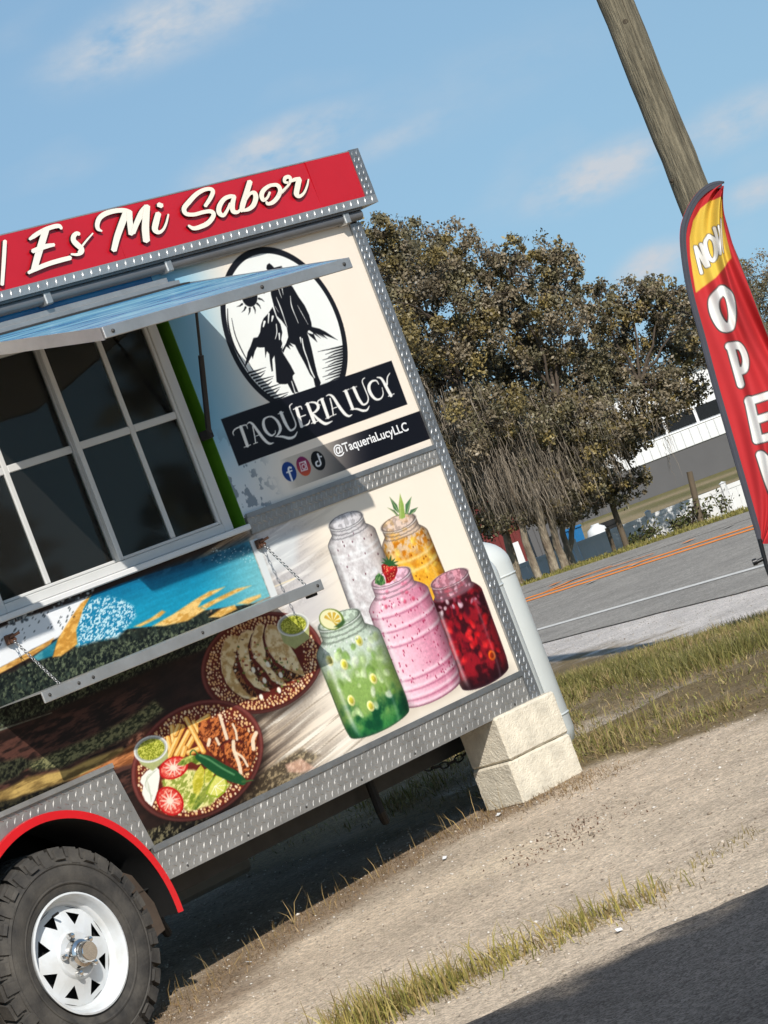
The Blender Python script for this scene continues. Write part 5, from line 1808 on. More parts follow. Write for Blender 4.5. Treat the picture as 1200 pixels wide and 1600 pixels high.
# propane cylinders on the tongue
for (s_, n_), lab in (((2.945, -.345), 'white propane tank tucked close behind the trailer corner trim'), ((3.345, -.585), 'outer white propane tank with brass valve, beyond the trailer corner')):
    g = float(zt(*world(s_, n_, 0)[:2]))
    o = empty('propane_tank', tuple(world(s_, n_, g - .01)))
    tag(o, lab, 'propane tank', 'propane tanks on the trailer tongue')
    R = .168
    prof = [(R * .80, .028), (R * .93, .05), (R, .10), (R, .86)] + [(R * cos(t), .86 + .13 * sin(t)) for t in np.linspace(.15, pi / 2 - .02, 9)] + [(0, .99)]
    b = MB().lathe(prof, 48, 'z')
    b.lathe([(R + .0005, .16), (R + .004, .166), (R + .0005, .172)], 48, 'z')
    b.lathe([(R + .0005, .80), (R + .004, .806), (R + .0005, .812)], 48, 'z')
    b.build('tank_body', M['tank'], o, True, angle=45)
    b = MB()
    b.lathe([(R * .78, 0), (R * .80, 0), (R * .80, .07), (R * .78, .07)], 40, 'z', closed=True)
    b.build('foot_ring', M['tank'], o, True, angle=40)
    b = MB()
    b.tube([(0, 0, .985), (0, 0, 1.05)], .022, 12)
    b.tube([(0, 0, 1.03), (.05, -.05, 1.03)], .014, 10)
    b.tube([(0, 0, 1.05), (0, 0, 1.075)], .032, 12)
    b.build('valve', M['brass'], o, True, angle=40)
    b = MB()
    b.tube([(.05, -.05, 1.03), (-.06, -.14, 1.045), (-.14, -.20, 1.03), (-.17, -.16, .93)], .011, 8)
    b.build('gas_hose', M['black'], o, True)

# feather flag
FD = 18.0
fl_L = [(1127, 284), (1104, 289), (1083, 308), (1068, 337), (1062, 365), (1065, 408), (1074, 459), (1091, 522), (1111, 597), (1134, 676), (1158, 758), (1183, 843)]
fl_R = [(1128, 297), (1133, 322), (1140, 355), (1147, 388), (1159, 428), (1177, 478), (1200, 533), (1226, 592), (1242, 655), (1246, 725), (1236, 795), (1196, 850)]
flag = empty('feather_flag', tuple(pt(1250, 1030, FD) * np.array([1, 1, 0]) + Z * zt(*pt(1250, 1030, FD)[:2])))
tag(flag, 'tall red feather flag reading NOW OPEN on a black pole', 'flag')
forg = np.array(flag.location)
nu, nv = 460, 120


def resample(P, n):
    P = np.asarray(curve(P, 8), float)
    L = np.r_[0, np.cumsum(np.linalg.norm(np.diff(P, axis=0), axis=1))]
    t = np.linspace(0, L[-1], n)
    return np.stack([np.interp(t, L, P[:, 0]), np.interp(t, L, P[:, 1])], 1)


def flat(p):
    return pt(p[0], p[1], FD)


FLp, FRp = resample(fl_L, nu), resample(fl_R, nu)
wv = np.linspace(0, 1, nv)
PX = FLp[:, None, :] * (1 - wv[None, :, None]) + FRp[:, None, :] * wv[None, :, None]


class FlatCanvas(Canvas):
    """the same painter on the flag's own cloth"""

    def __init__(c, X_, Y_):
        c.X, c.Y = X_, Y_
        c.c = np.zeros(X_.shape + (3,)) + (192, 50, 54)

    def win(c, *a, **k):
        return slice(None), slice(None)


FC = FlatCanvas(PX[..., 0], PX[..., 1])
zf_ = zoomer(1020, 270, 2.54)
zg = zoomer(900, 0, 3.3333)
FC.poly(zg((752, 1030), (700, 1045), (650, 1085), (610, 1150), (592, 1240), (595, 1330), (608, 1420), (625, 1525), (720, 1450), (812, 1345), (795, 1270), (775, 1180)), (224, 188, 76), 1)
GL = (74, 72, 70)
WF = (238, 236, 230)


def fstroke(zf, P, w_, k):
    for cc, ex in ((GL, 1.15), (WF, 0.)):
        for p in P:
            FC.line(zf(*p), w_ / k + ex * 2, cc, .9)


for cc, ex in ((GL, 2.0), (WF, 0)):
    for P_ in (((624, 1285), (656, 1420)), ((630, 1285), (678, 1388)), ((652, 1272), (686, 1385))):
        FC.line(zg(*P_), 17 / 3.333 + ex, cc, .9)
    FC.line([(x, y) for x, y in curve(zg((690, 1228), (672, 1265), (684, 1330), (706, 1360), (722, 1330), (714, 1260), (690, 1228)))], 19 / 3.333 + ex, cc, .9)
    for P_ in (((712, 1190), (742, 1328)), ((742, 1325), (744, 1200)), ((732, 1185), (766, 1315)), ((766, 1310), (750, 1145))):
        FC.line(zg(*P_), 13 / 3.333 + ex, cc, .9)
for cc, ex in ((GL, 4), (WF, 0)):
    FC.line(curve(zf_((268, 468), (240, 505), (245, 560), (275, 612), (305, 608), (312, 560), (300, 495), (272, 468))), 36 / 2.54 + ex, cc, 1)
    FC.line(zf_((305, 690), (347, 840)), 30 / 2.54 + ex, cc, 1)
    FC.line(curve(zf_((300, 690), (345, 690), (368, 735), (362, 778), (335, 790))), 30 / 2.54 + ex, cc, 1)
    FC.line(zf_((382, 905), (412, 1055)), 36 / 2.54 + ex, cc, 1)
    for q_ in (((378, 908), (470, 880)), ((395, 985), (470, 962)), ((410, 1060), (490, 1040))):
        FC.line(zf_(*q_), 30 / 2.54 + ex, cc, 1)
    for q_ in (((425, 1120), (472, 1270)), ((425, 1120), (530, 1240)), ((500, 1090), (545, 1245))):
        FC.line(zf_(*q_), 32 / 2.54 + ex, cc, 1)
V = np.array([[flat(p) for p in row] for row in PX])
tt = np.linspace(0, 1, nu)[:, None] * np.ones((1, nv))
ww = wv[None, :] * np.ones((nu, 1))
fold = (.050 * np.sin(ww * 9 + tt * 5 + .6) * ww + .042 * np.sin(ww * 23 - tt * 8) * ww * (1 - .4 * tt) + .055 * np.sin(tt * 17 + ww * 4) * ww * .5 + .06 * np.exp(-((ww - .32 - .25 * tt) / .06) ** 2) * smooth(.35, .9, tt))
V[..., 1] += -fold - .04 * ww
V[..., 0] += .012 * np.sin(ww * 11 + tt * 9) * ww
o = link('flag_cloth', np_mesh('flag_cloth', V.reshape(-1, 3) - forg, grid_faces(nu, nv), True, lin(FC.c.reshape(-1, 3)) * .92), flag, M['flag'])
sl = resample(fl_L, 80)
slv = [flat(p + np.array([4.2, 1.0])) + np.array([0, -.012, 0]) for p in sl]
MB().tube([p - forg for p in slv], [.006] + [.013] * 10 + [.016] * 69, 10).build('pole_sleeve', M['sleeve'], flag, True, angle=60)
inner = [p + np.array([.010 * 0, -.004, 0]) for p in slv]
b = MB()
Vs = []
for k, p in enumerate(resample(fl_L, 80)):
    q_ = resample(fl_R, 80)[k]
    d_ = (q_ - p) / (np.linalg.norm(q_ - p) + 1e-9)
    w0 = min(10.5, np.linalg.norm(q_ - p) * .8)
    Vs += [flat(p) + np.array([0, -.024, 0]) - forg, flat(p + d_ * w0) + np.array([0, -.022, 0]) - forg]
b.add(Vs, [(2 * k, 2 * k + 1, 2 * k + 3, 2 * k + 2) for k in range(79)])
b.build('sleeve_hem', M['sleeve'], flag, True)
pb = [flat(p) - forg for p in ((1186, 842), (1197, 885), (1212, 925), (1252, 1030))]
b = MB().tube([p + np.array([0, -.02, 0]) for p in pb], [.014, .013, .013, .012], 10)
b.build('flag_pole', M['pole_black'], flag, True, angle=50)
b = MB()
kp = flat((1194, 872)) - forg + np.array([0, -.03, 0])
b.tube([kp + np.array([-.012, 0, 0]), kp + np.array([-.055, 0, -.004])], .012, 10)
b.tube([kp + np.array([-.05, 0, 0]), kp + np.array([-.075, 0, 0])], .020, 10)
b.build('clamp_knob', M['pole_black'], flag, True, angle=50)

# utility pole
UD = 24.5
u0, u1 = pt(961, 0, UD), pt(1085, 308, UD)
ud = (u1 - u0) / np.linalg.norm(u1 - u0)
tg = (float(zt(u1[0] + .6, UD)) - .2 - u1[2]) / ud[2]
ub = u1 + ud * tg
ut = u0 - ud * 4.5
upole = empty('utility_pole', tuple(ub))
tag(upole, 'weathered leaning wooden utility pole behind the red flag', 'pole')
b = MB()
ks = np.linspace(0, 1, 60)
rg = np.random.default_rng(4)
b.tube([(ub + (ut - ub) * k - ub) + np.r_[rg.normal(0, .0025, 2), 0] for k in ks], [.152 - .028 * k + rg.normal(0, .0015) for k in ks], 28)
b.build('pole_shaft', M['wood_pole'], upole, True, angle=60)
for (px, py), r in (((977, 34), .030), ((1050, 282), .016), ((1002, 92), .012)):
    c = pt(px, py, UD - .125) - ub
    MB().lathe([(0, -.012), (r * .35, -.010), (r * .5, -.016), (r, .0), (r * 1.1, .02)], 16, 'y', tuple(c)).build('knot', M['knot'], upole, True)
for off, z0, z1 in ((-.04, .32, .62), (.03, .45, .78), (.07, .30, .55), (-.005, .55, .9)):
    a_, c_ = ub + (ut - ub) * z0, ub + (ut - ub) * z1
    yy = math.sqrt(.143 ** 2 - off ** 2)
    MB().tube([a_ - ub + np.array([off, -yy + .004, 0]), (a_ + c_) / 2 - ub + np.array([off + .006, -yy + .008, 0]), c_ - ub + np.array([off, -yy + .012, 0])], [.001, .0035, .001], 6).build('drying_crack', M['knot'], upole)
wire = MB().tube([pt(1150, 446, 60), pt(1215, 418, 58), pt(1400, 330, 50)], .012, 6).build('guy_wire', M['cable'])
tag(wire, 'thin steel guy wire in front of the far trees at right', 'wire')


# ================================================================ trees
def leaves_mesh(name, P, size, colr, rg, asp=.6):
    n = len(P)
    a = rg.normal(size=(n, 3))
    a /= np.linalg.norm(a, axis=1, keepdims=True)
    t = rg.normal(size=(n, 3))
    bb = np.cross(a, t)
    bb /= np.linalg.norm(bb, axis=1, keepdims=True)
    sz = size * rg.uniform(.6, 1.4, (n, 1))
    V = np.stack([P - a * sz, P + bb * sz * asp, P + a * sz, P - bb * sz * asp], 1).reshape(-1, 3)
    Fc = np.arange(4 * n).reshape(n, 4)
    return np_mesh(name, V, Fc, False, np.repeat(colr, 4, 0))


def limb(mb, A, B, r0, r1, rg, n=6, wob=.06):
    A, B = np.asarray(A), np.asarray(B)
    L = np.linalg.norm(B - A)
    pts_ = [A + (B - A) * t + rg.normal(0, wob * L / n, 3) * (0 < t < 1) for t in np.linspace(0, 1, n)]
    mb.tube(pts_, list(np.linspace(r0, r1, n)), 9)
    return pts_


def oak(name, label, clusters, trunks, depth, seed, leaf_n=2600, moss=(), spread=1.0, dead=26):
    rg = np.random.default_rng(seed)
    base = pt(*trunks[0][0][:2], trunks[0][-1])
    g = float(zt(base[0], base[1]))
    root = empty(name, (base[0], base[1], g))
    tag(root, label, 'tree', 'oak trees beyond the road')
    org = np.array(root.location)
    tr = MB()
    tips = []
    for t_ in trunks:
        d = t_[-1]
        pts_ = [pt(x, y, d) for x, y, *_ in t_[:-1]]
        gb = pts_[0].copy()
        gb[2] = float(zt(gb[0], gb[1])) - .1
        low = [gb] if gb[2] < pts_[0][2] else []
        path = low + pts_
        n = len(path)
        r = np.linspace(t_[0][2] if len(t_[0]) > 2 else .16, .03, n)
        r[0] *= 1.25
        dense, rr = [], []
        for k in range(n - 1):
            for f_ in np.linspace(0, 1, 5)[:-1]:
                dense.append(path[k] * (1 - f_) + path[k + 1] * f_ + rg.normal(0, .012, 3) - org)
                rr.append((r[k] * (1 - f_) + r[k + 1] * f_) * rg.uniform(.94, 1.06))
        dense.append(path[-1] - org)
        rr.append(r[-1])
        tr.tube(dense, rr, 12)
        tips.append(path[-1])
    tw = MB()
    P, Cc, Mp, Mc = [], [], [], []
    for cx, cy, rx, ry in clusters:
        d = depth + rg.uniform(-1.4, 1.4) * spread
        k = d / F
        c = pt(cx, cy, d)
        tip = min(tips, key=lambda q: np.linalg.norm(q - c))
        limb(tw, tip - org, c - org, .032, .012, rg, 7, .14)
        for q in range(6):
            e = c + np.clip(rg.normal(0, .6, 3), -.9, .9) * np.array([rx * k * .8, rx * k * .8, ry * k * .8])
            limb(tw, c - org, e - org, .022, .006, rg, 5, .16)
        n = int(leaf_n * 1.55 * (rx * ry) / 4900.)
        # sub-clumps give light and dark masses with gaps between
        ns = 44
        sc = rg.normal(size=(ns, 3))
        sc /= np.linalg.norm(sc, axis=1, keepdims=True)
        sc *= rg.uniform(.25, 1.12, (ns, 1)) ** .6
        sc = c + sc * np.array([rx * k, rx * k * 1.15, ry * k])
        sr = rg.uniform(.10, .34, ns) * rx * k
        tone = rg.uniform(.65, 1.3, ns)
        hue = rg.random(ns)
        w_ = rg.integers(0, ns, n)
        off = rg.normal(size=(n, 3))
        off /= np.linalg.norm(off, axis=1, keepdims=True)
        off *= (rg.uniform(0, 1, (n, 1)) ** .45) * sr[w_][:, None] * rg.uniform(.7, 1.5, (n, 1))
        p = sc[w_] + off
        P.append(p)
        base_c = np.where(hue[w_][:, None] < .22, lin((134, 118, 72)), np.where(hue[w_][:, None] < .62, lin((112, 104, 76)), lin((128, 115, 92))))
        Cc.append(base_c * .86 * tone[w_][:, None] * rg.uniform(.7, 1.3, (n, 1)))
        for q in range(dead // 6):
            e = c + np.clip(rg.normal(0, .5, 3), -.7, .7) * np.array([rx * k, rx * k, ry * k])
            e[1] -= rx * k * .5
            limb(tw, e - org, e - org + np.clip(rg.normal(0, .2, 3), -.3, .3), .008, .003, rg, 4, .3)
    P, Cc = np.concatenate(P), np.concatenate(Cc)
    link('crown', leaves_mesh('crown', P - org, .033, Cc, rg), root, M['leaf'])
    tr.build('trunk', M['bark'], root, True, angle=60)
    tw.build('twigs', M['branch'], root, True, kind='stuff')
    if moss:
        V, Fs, Cm = [], [], []
        for mx, my, mw, ml, cnt in moss:
            for q in range(int(cnt * 1.5)):
                c = pt(mx + rg.uniform(-mw, mw), my + rg.uniform(-46, 24), depth + rg.uniform(-2.0, .2))
                L = ml * rg.uniform(.2, 1.0)
                w0 = rg.uniform(.003, .0085)
                col_ = lin((150, 138, 122)) * rg.uniform(.4, 1.0)
                sx = rg.normal(0, .02, 3)
                sx[2] = 0
                an = rg.uniform(0, pi)
                e = np.array([cos(an), sin(an), 0])
                pr = None
                for j, f_ in enumerate(np.linspace(0, 1, 7)):
                    p = c - Z * L * f_ + sx * f_ * 2 + np.array([rg.normal(0, .012), rg.normal(0, .012), 0])
                    ww_ = w0 * (1 - f_ * .85) * rg.uniform(.6, 1.3)
                    V += [p - e * ww_ - org, p + e * ww_ - org]
                    Cm += [col_, col_]
                    if j:
                        m0 = len(V) - 4
                        Fs.append((m0, m0 + 1, m0 + 3, m0 + 2))
        o_ = link('hanging_moss', np_mesh('hanging_moss', np.array(V), np.array(Fs), False, np.array(Cm)), root, M['moss'])
        o_['kind'] = 'stuff'
    return root


TD = 56.0
oak('oak_tree', 'tall dark oak rising right behind the trailer roofline', ((585, 405, 55, 75), (640, 415, 72, 66), (705, 410, 62, 62), (610, 500, 70, 75), (690, 500, 85, 80), (640, 590, 60, 70), (725, 575, 80, 72), (690, 650, 70, 66), (755, 655, 70, 62), (705, 725, 55, 55), (765, 735, 62, 50), (742, 790, 50, 34), (790, 690, 50, 44), (800, 775, 40, 28), (725, 660, 60, 50), (775, 800, 36, 20), (830, 745, 40, 30), (790, 815, 36, 18), (760, 825, 30, 16)),
    (((842, 908, .10), (822, 845), (800, 770), (760, 650), 54.8), ((808, 905, .11), (796, 850), (775, 760), (720, 600), 55.6)), TD - .3, 21, 5200,
    ((700, 640, 50, .85, 170), (770, 690, 60, .95, 320), (735, 745, 50, .95, 300), (790, 760, 45, .80, 260), (835, 740, 40, .75, 160)))
oak('oak_tree', 'broad oak with pale twin trunks and hanging moss over the roadside', ((800, 430, 46, 56), (850, 425, 48, 48), (888, 425, 30, 42), (790, 510, 66, 70), (868, 510, 66, 66), (815, 590, 78, 66), (890, 590, 70, 62), (830, 670, 74, 62), (900, 665, 66, 56), (850, 735, 66, 46), (905, 735, 55, 44), (820, 770, 50, 34), (880, 690, 60, 44), (930, 690, 44, 34), (900, 775, 40, 26), (860, 790, 40, 20), (835, 725, 50, 34), (835, 806, 34, 16), (885, 806, 30, 15), (915, 760, 34, 22)),
    (((868, 894, .105), (842, 806), (828, 740), (820, 650), 55.0), ((884, 890, .095), (860, 812), (852, 750), (870, 620), 55.2)), TD + .2, 22, 5200,
    ((700, 690, 40, .5, 120), (800, 640, 60, .5, 160), (900, 650, 50, .45, 140), (830, 700, 60, .85, 260), (880, 735, 50, .75, 200), (930, 700, 40, .55, 110), (850, 775, 50, .65, 240)))
oak('oak_tree', 'lower oak spreading right towards the white building', ((935, 480, 42, 44), (985, 475, 52, 44), (1035, 480, 48, 46), (1075, 490, 44, 52), (945, 550, 60, 50), (1020, 545, 66, 48), (1080, 555, 40, 44), (950, 615, 55, 42), (1025, 600, 60, 34), (965, 670, 44, 36), (1060, 615, 34, 22), (945, 735, 36, 42), (925, 780, 40, 26), (975, 765, 34, 24), (990, 690, 36, 26), (1010, 655, 46, 26), (1045, 640, 40, 20), (1000, 745, 24, 16), (1085, 615, 26, 18)),
    (((897, 886, .085), (880, 835), (872, 790), (940, 640), 56.2), ((886, 880, .07), (897, 812), (905, 740), (1000, 600), 56.4)), TD + 1.2, 23, 4300,
    ((930, 640, 45, .6, 120), (1000, 655, 40, .45, 60), (1040, 690, 5, .75, 14), (960, 720, 25, .5, 50), (1130, 640, 4, .7, 10)))
oak('oak_tree', 'distant rounded oak seen to the right of the flag', ((1165, 470, 40, 50), (1205, 460, 56, 60), (1260, 470, 70, 70), (1180, 540, 60, 60), (1240, 550, 80, 70), (1330, 520, 90, 80), (1155, 425, 30, 22)),
    (((1300, 800, .2), (1270, 700), (1230, 600), 80),), 82, 24, 3600, ((1180, 580, 60, .8, 40),))
oak('oak_tree', 'far hazy oak low on the skyline between the flag and the other trees', ((1105, 470, 40, 36), (1140, 480, 40, 40), (1090, 530, 44, 44), (1135, 550, 40, 46)),
    (((1190, 760, .2), (1170, 700), (1120, 540), 92),), 92, 25, 3000)

# ================================================================ beyond the road
FDp = 58.5
fa, fb = pt(700, 925, FDp), pt(1330, 682, FDp)
fa2, fb2 = pt(896, 848, FDp), pt(1152, 749, FDp)
fdir = (fb2 - fa2) / np.linalg.norm(fb2 - fa2)
fdir[2] = 0
fence = empty('vinyl_fence', tuple(fa2))
tag(fence, 'low white vinyl fence running along the far side of the road', 'fence')
forg2 = np.array(fa2)
ftop = (fa2[2] + fb2[2]) / 2
fb0 = -2.0
step = 1.52
for k in range(-2, 5):
    p = np.array([fdir[0], fdir[1]]) * step * k
    x0 = p[0]
    fp = MB().cbox((x0 - .055, p[1] - .055, fb0 - ftop), (x0 + .055, p[1] + .055, .05), .008)
    fp.add([(x0 - .07, p[1] - .07, .05), (x0 + .07, p[1] - .07, .05), (x0 + .07, p[1] + .07, .05), (x0 - .07, p[1] + .07, .05), (x0, p[1], .085)], [(0, 1, 2, 3), (0, 1, 4), (1, 2, 4), (2, 3, 4), (3, 0, 4)])
    fp.build('fence_post', M['vinyl'], fence)
    if k < 4:
        b = MB()
        b.cbox((x0 + .06, p[1] - .022, -.10), (x0 + step - .06, p[1] + .022, -.012), .005)
        b.build('top_rail', M['vinyl'], fence)
        nbd = 9
        for j in range(nbd):
            a_ = x0 + .06 + (step - .12) * j / nbd
            MB().cbox((a_ + .0008, p[1] - .011, fb0 - ftop + .1), (a_ + (step - .12) / nbd - .0008, p[1] + .011, -.101), .0012).build('board', M['vinyl'], fence)

for (tx0, ty0, bx0, by0, dp, r), lab in (((1077, 737, 1094, 815, 57.2, .062), 'weathered wooden post in front of the white fence nearest the flag'),
                                         ((956, 787, 977, 850, 57.2, .060), 'leaning wooden post standing where the white fence meets the tree shade'),
                                         ((948, 825, 960, 862, 57.0, .045), 'short dark post stub just left of the leaning post')):
    a_, c_ = pt(tx0, ty0, dp), pt(bx0, by0, dp)
    d_ = (c_ - a_) / np.linalg.norm(c_ - a_)
    c_ = c_ + d_ * .8
    o = MB()
    o.tube([(0, 0, 0), (a_ - c_) * .5 + np.array([.01, 0, 0]), a_ - c_], [r * 1.05, r, r * .92], 10)
    ob = o.build('wooden_post', M['post'], None, True, angle=50)
    ob.location = tuple(c_)
    tag(ob, lab, 'post')

# white building
BD = 140.
bA, bB = pt(860, 800, BD), pt(1420, 590, BD)
bld = empty('white_building', (bA[0], BD, -2.6))
tag(bld, 'long white metal building with dark window band beyond the fence', 'building')
x0, x1 = 0., bB[0] - bA[0] + 6
zz_ = lambda v: HC - v / F * BD + 2.6


def slabw(name, a, b_, mat):
    return MB().box(a, b_).build(name, mat, bld)


slabw('lower_wall', (x0, 0, -1.2), (x1, 6, zz_(99)), M['bgrey'])
wk = 0
xx_ = x0
while xx_ < x1:
    MB().cbox((xx_ + .004, -.06, zz_(101)), (xx_ + .396, .8, zz_(74)), .02).build('siding_panel', M['bwhite'], bld)
    xx_ += .4
slabw('upper_wall', (x0, .82, zz_(73)), (x1, 6, zz_(-16)), M['bwhite'])
k = 0
xx_ = x0 + .4
while xx_ < x1 - 1.6:
    slabw('window', (xx_, .76, zz_(69)), (xx_ + 1.35, .815, zz_(46)), M['bdark'])
    xx_ += 1.5
MB().prism([(x0 - .3, zz_(-16)), (x1 + .3, zz_(-16)), (x1 + .3, zz_(-17.5)), (x0 - .3, zz_(-17.5))], .4, 6.4).build('eave', M['bwhite'], bld)

# red barn, grey shed, blue bin, tank, pots under the trees
for nm, lab, cat, px0, px1, py, dep, z0, z1, mt in (('red_barn', 'dark red barn wall glimpsed between the trunks', 'barn', 758, 822, 850, 84., -2.3, .55, 'bred'),
                                                    ('grey_shed', 'blue grey shed half hidden behind the oak trunks', 'shed', 826, 880, 835, 78., -2.3, -.05, 'bgrey')):
    a_, c_ = pt(px0, py, dep), pt(px1, py - .38 * (px1 - px0), dep)
    o = empty(nm, (a_[0], dep, z0))
    tag(o, lab, cat)
    wdt = c_[0] - a_[0]
    nb_ = 6
    for j in range(nb_):
        MB().box((wdt * j / nb_, 0, 0), (wdt * (j + 1) / nb_ - .012, .03, z1 - z0)).build('wall_panel', M[mt], o)
    MB().box((0, .031, 0), (wdt, 3, z1 - z0)).build('wall_body', M[mt], o)
    MB().add([(-.15, -.2, z1 - z0), (wdt + .15, -.2, z1 - z0), (wdt + .15, 1.5, z1 - z0 + .7), (-.15, 1.5, z1 - z0 + .7), (wdt + .15, 3.2, z1 - z0), (-.15, 3.2, z1 - z0)], [(0, 1, 2, 3), (3, 2, 4, 5), (1, 4, 2), (0, 3, 5)]).build('roof', M['bgrey'], o)
    MB().box((wdt * .45, -.025, .0), (wdt * .72, -.003, 1.25)).build('door', M['bwhite' if nm == 'red_barn' else 'bdark'], o)
a_ = pt(894, 828, 66)
o = empty('blue_bin', (a_[0], 66, -2.05))
tag(o, 'upright blue plastic bin behind the fence by the trunks', 'bin')
MB().add([(-.14, -.14, 0), (.14, -.14, 0), (.14, .14, 0), (-.14, .14, 0), (-.19, -.19, 1.35), (.19, -.19, 1.35), (.19, .19, 1.35), (-.19, .19, 1.35)], [(0, 1, 5, 4), (1, 2, 6, 5), (2, 3, 7, 6), (3, 0, 4, 7), (0, 3, 2, 1)]).build('bin_body', M['blue'], o)
MB().cbox((-.21, -.22, 1.351), (.21, .21, 1.40), .012).build('bin_lid', M['blue'], o)
a_ = pt(927, 815, 68)
o = empty('water_tank', (a_[0], 68, -2.05))
tag(o, 'rounded white tank behind the fence beside the blue bin', 'tank')
MB().lathe([(.22, 0), (.24, .1), (.24, 1.0), (.20, 1.12), (.10, 1.18), (.10, 1.22), (0, 1.22)], 32, 'z').build('tank_shell', M['vinyl'], o, True, angle=45)
MB().lathe([(.243, .5), (.25, .51), (.243, .52)], 32, 'z').build('tank_band', M['vinyl'], o, True)
a_ = pt(945, 806, 69)
o = empty('black_pot', (a_[0], 69, -2.05))
tag(o, 'black plastic plant pot next to the white tank', 'pot')
MB().lathe([(0, .02), (.15, .02), (.19, 1.05), (.21, 1.05), (.21, 1.15), (.19, 1.15), (.18, 1.08), (0, 1.08)], 24, 'z').build('pot_body', M['black'], o, True, angle=40)

# ================================================================ grass, weeds, pebbles
def blades(name, xy, h, w, colr, lean=.5, zoff=0., mat='blade', label=None):
    n = len(xy)
    x, y = xy[:, 0], xy[:, 1]
    z = zt(x, y) - .006 + zoff
    an = RNG.uniform(0, 2 * pi, n)
    la = RNG.uniform(0, 2 * pi, n)
    lm = h * np.abs(RNG.normal(0, lean, n))
    e = np.stack([np.cos(an), np.sin(an), np.zeros(n)], 1) * (w / 2)[:, None]
    ld = np.stack([np.cos(la), np.sin(la), np.zeros(n)], 1)
    B = np.stack([x, y, z], 1)
    hh = h / np.sqrt(1 + (lm / h) ** 2)
    m1 = B + ld * (lm * .30)[:, None] + Z * (hh * .60)[:, None]
    t = B + ld * lm[:, None] + Z * hh[:, None]
    V = np.stack([B - e, B + e, m1 - e * .75, m1 + e * .75, t], 1).reshape(-1, 3)
    k = np.arange(n)[:, None] * 5
    Fc = np.concatenate([k + np.array([[0, 1, 3]]), k + np.array([[0, 3, 2]]), k + np.array([[2, 3, 4]])], 0)
    o_ = link(name, np_mesh(name, V, Fc, False, np.repeat(colr, 5, 0)), None, M[mat], 'stuff')
    if label:
        tag(o_, label, 'grass')
    return o_


def gcol(n, pal, k=.8, v=.25):
    pal = np.array([lin(p) for p in pal])
    i = RNG.integers(0, len(pal), n)
    return pal[i] * k * RNG.uniform(1 - v, 1 + v, (n, 1))


# verge
n = 330000
xy = np.stack([RNG.uniform(-1.5, 4.6, n), RNG.uniform(11.2, 27, n)], 1)
dv = side(xy[:, 0], xy[:, 1], L_VERGE)
ds = side(xy[:, 0], xy[:, 1], L_SHOULD)
nn_ = fbm(xy[:, 0] * 2.6, xy[:, 1] * 1.6, 77, 4)
n3 = fbm(xy[:, 0] * 7, xy[:, 1] * 7, 78, 3)
rt = np.minimum(dist_poly(xy[:, 0], xy[:, 1], extend(L_RUT1, .5, 3)), dist_poly(xy[:, 0], xy[:, 1], extend(L_RUT2, .5, 2)))
lateral = np.abs(xy[:, 0] - xy[:, 1] * .04) < 1.0 + xy[:, 1] * .10
dens = smooth(-.05, .45, dv + (n3 - .5) * .5) * (1 - smooth(-.6, .25, ds + (n3 - .5) * 1.6)) * smooth(.40, .66, nn_) * smooth(.05, .26, rt + (n3 - .5) * .2)
dens = np.maximum(dens, .12 * smooth(0, .3, dv) * (1 - smooth(-.6, 0, ds)))
keep = (RNG.random(n) < dens) & lateral & ~(((xy[:, 0] - CB[0]) * S[0] + (xy[:, 1] - CB[1]) * S[1] < 2.85) & ((xy[:, 0] - CB[0]) * N[0] + (xy[:, 1] - CB[1]) * N[1] > -2.2) & ((xy[:, 0] - CB[0]) * N[0] + (xy[:, 1] - CB[1]) * N[1] < .3))
xy, nn_ = xy[keep], nn_[keep]
n = len(xy)
tall = smooth(.50, .72, nn_)
h_ = RNG.uniform(.012, .050, n) * (1 + 1.2 * tall)
blades('verge_grass', xy, h_, RNG.uniform(.003, .0065, n), gcol(n, ((142, 136, 76), (126, 124, 64), (158, 146, 90), (112, 114, 56), (170, 152, 106), (128, 116, 66), (150, 130, 90), (160, 136, 98)), .85), 1.2)
# longer tussocks in the hollow
n = 5200
P = np.array(extend(L_DARK, .2, 1.5))
t = RNG.random(n) * (len(P) - 1)
i = t.astype(int)
base = P[i] + (P[i + 1] - P[i]) * (t - i)[:, None] + RNG.normal(0, 1, (n, 2)) * np.array([.16, .20])
blades('tussock_grass', base, RNG.uniform(.03, .13, n), RNG.uniform(.003, .006, n), gcol(n, ((118, 116, 60), (104, 102, 54), (142, 132, 80)), .8), .8)
# near strip between gravel and asphalt
P = np.array(L_STRIP)
n = 5600
t = RNG.random(n) ** 1.5 * (len(P) - 1)
clump = fbm(t * 7.5, t * 0, 91, 3)
keep = RNG.random(n) < smooth(.40, .60, clump) * (1 - .75 * t / (len(P) - 1)) + .05
t = t[keep]
n = len(t)
i = t.astype(int)
base = P[i] + (P[i + 1] - P[i]) * (t - i)[:, None] + RNG.normal(0, 1, (n, 2)) * np.array([.07, .10])
fade_ = 1 - .5 * t / (len(P) - 1)
blades('kerbside_grass', base, (.02 + .13 * RNG.random(n) ** 1.7) * fade_, RNG.uniform(.003, .0065, n), gcol(n, ((176, 160, 86), (150, 142, 72), (190, 172, 108), (128, 124, 62), (178, 154, 98), (150, 128, 84)), .80), .85)
P = np.array([tp(*p) for p in ((1030, 1400), (1090, 1352), (1150, 1318), (1215, 1280))])
n = 170
t = (RNG.integers(0, 9, n) / 9. + RNG.normal(0, .018, n)).clip(0, .999) * (len(P) - 1)
i = t.astype(int)
base = P[i] + (P[i + 1] - P[i]) * (t - i)[:, None] + RNG.normal(0, .06, (n, 2))
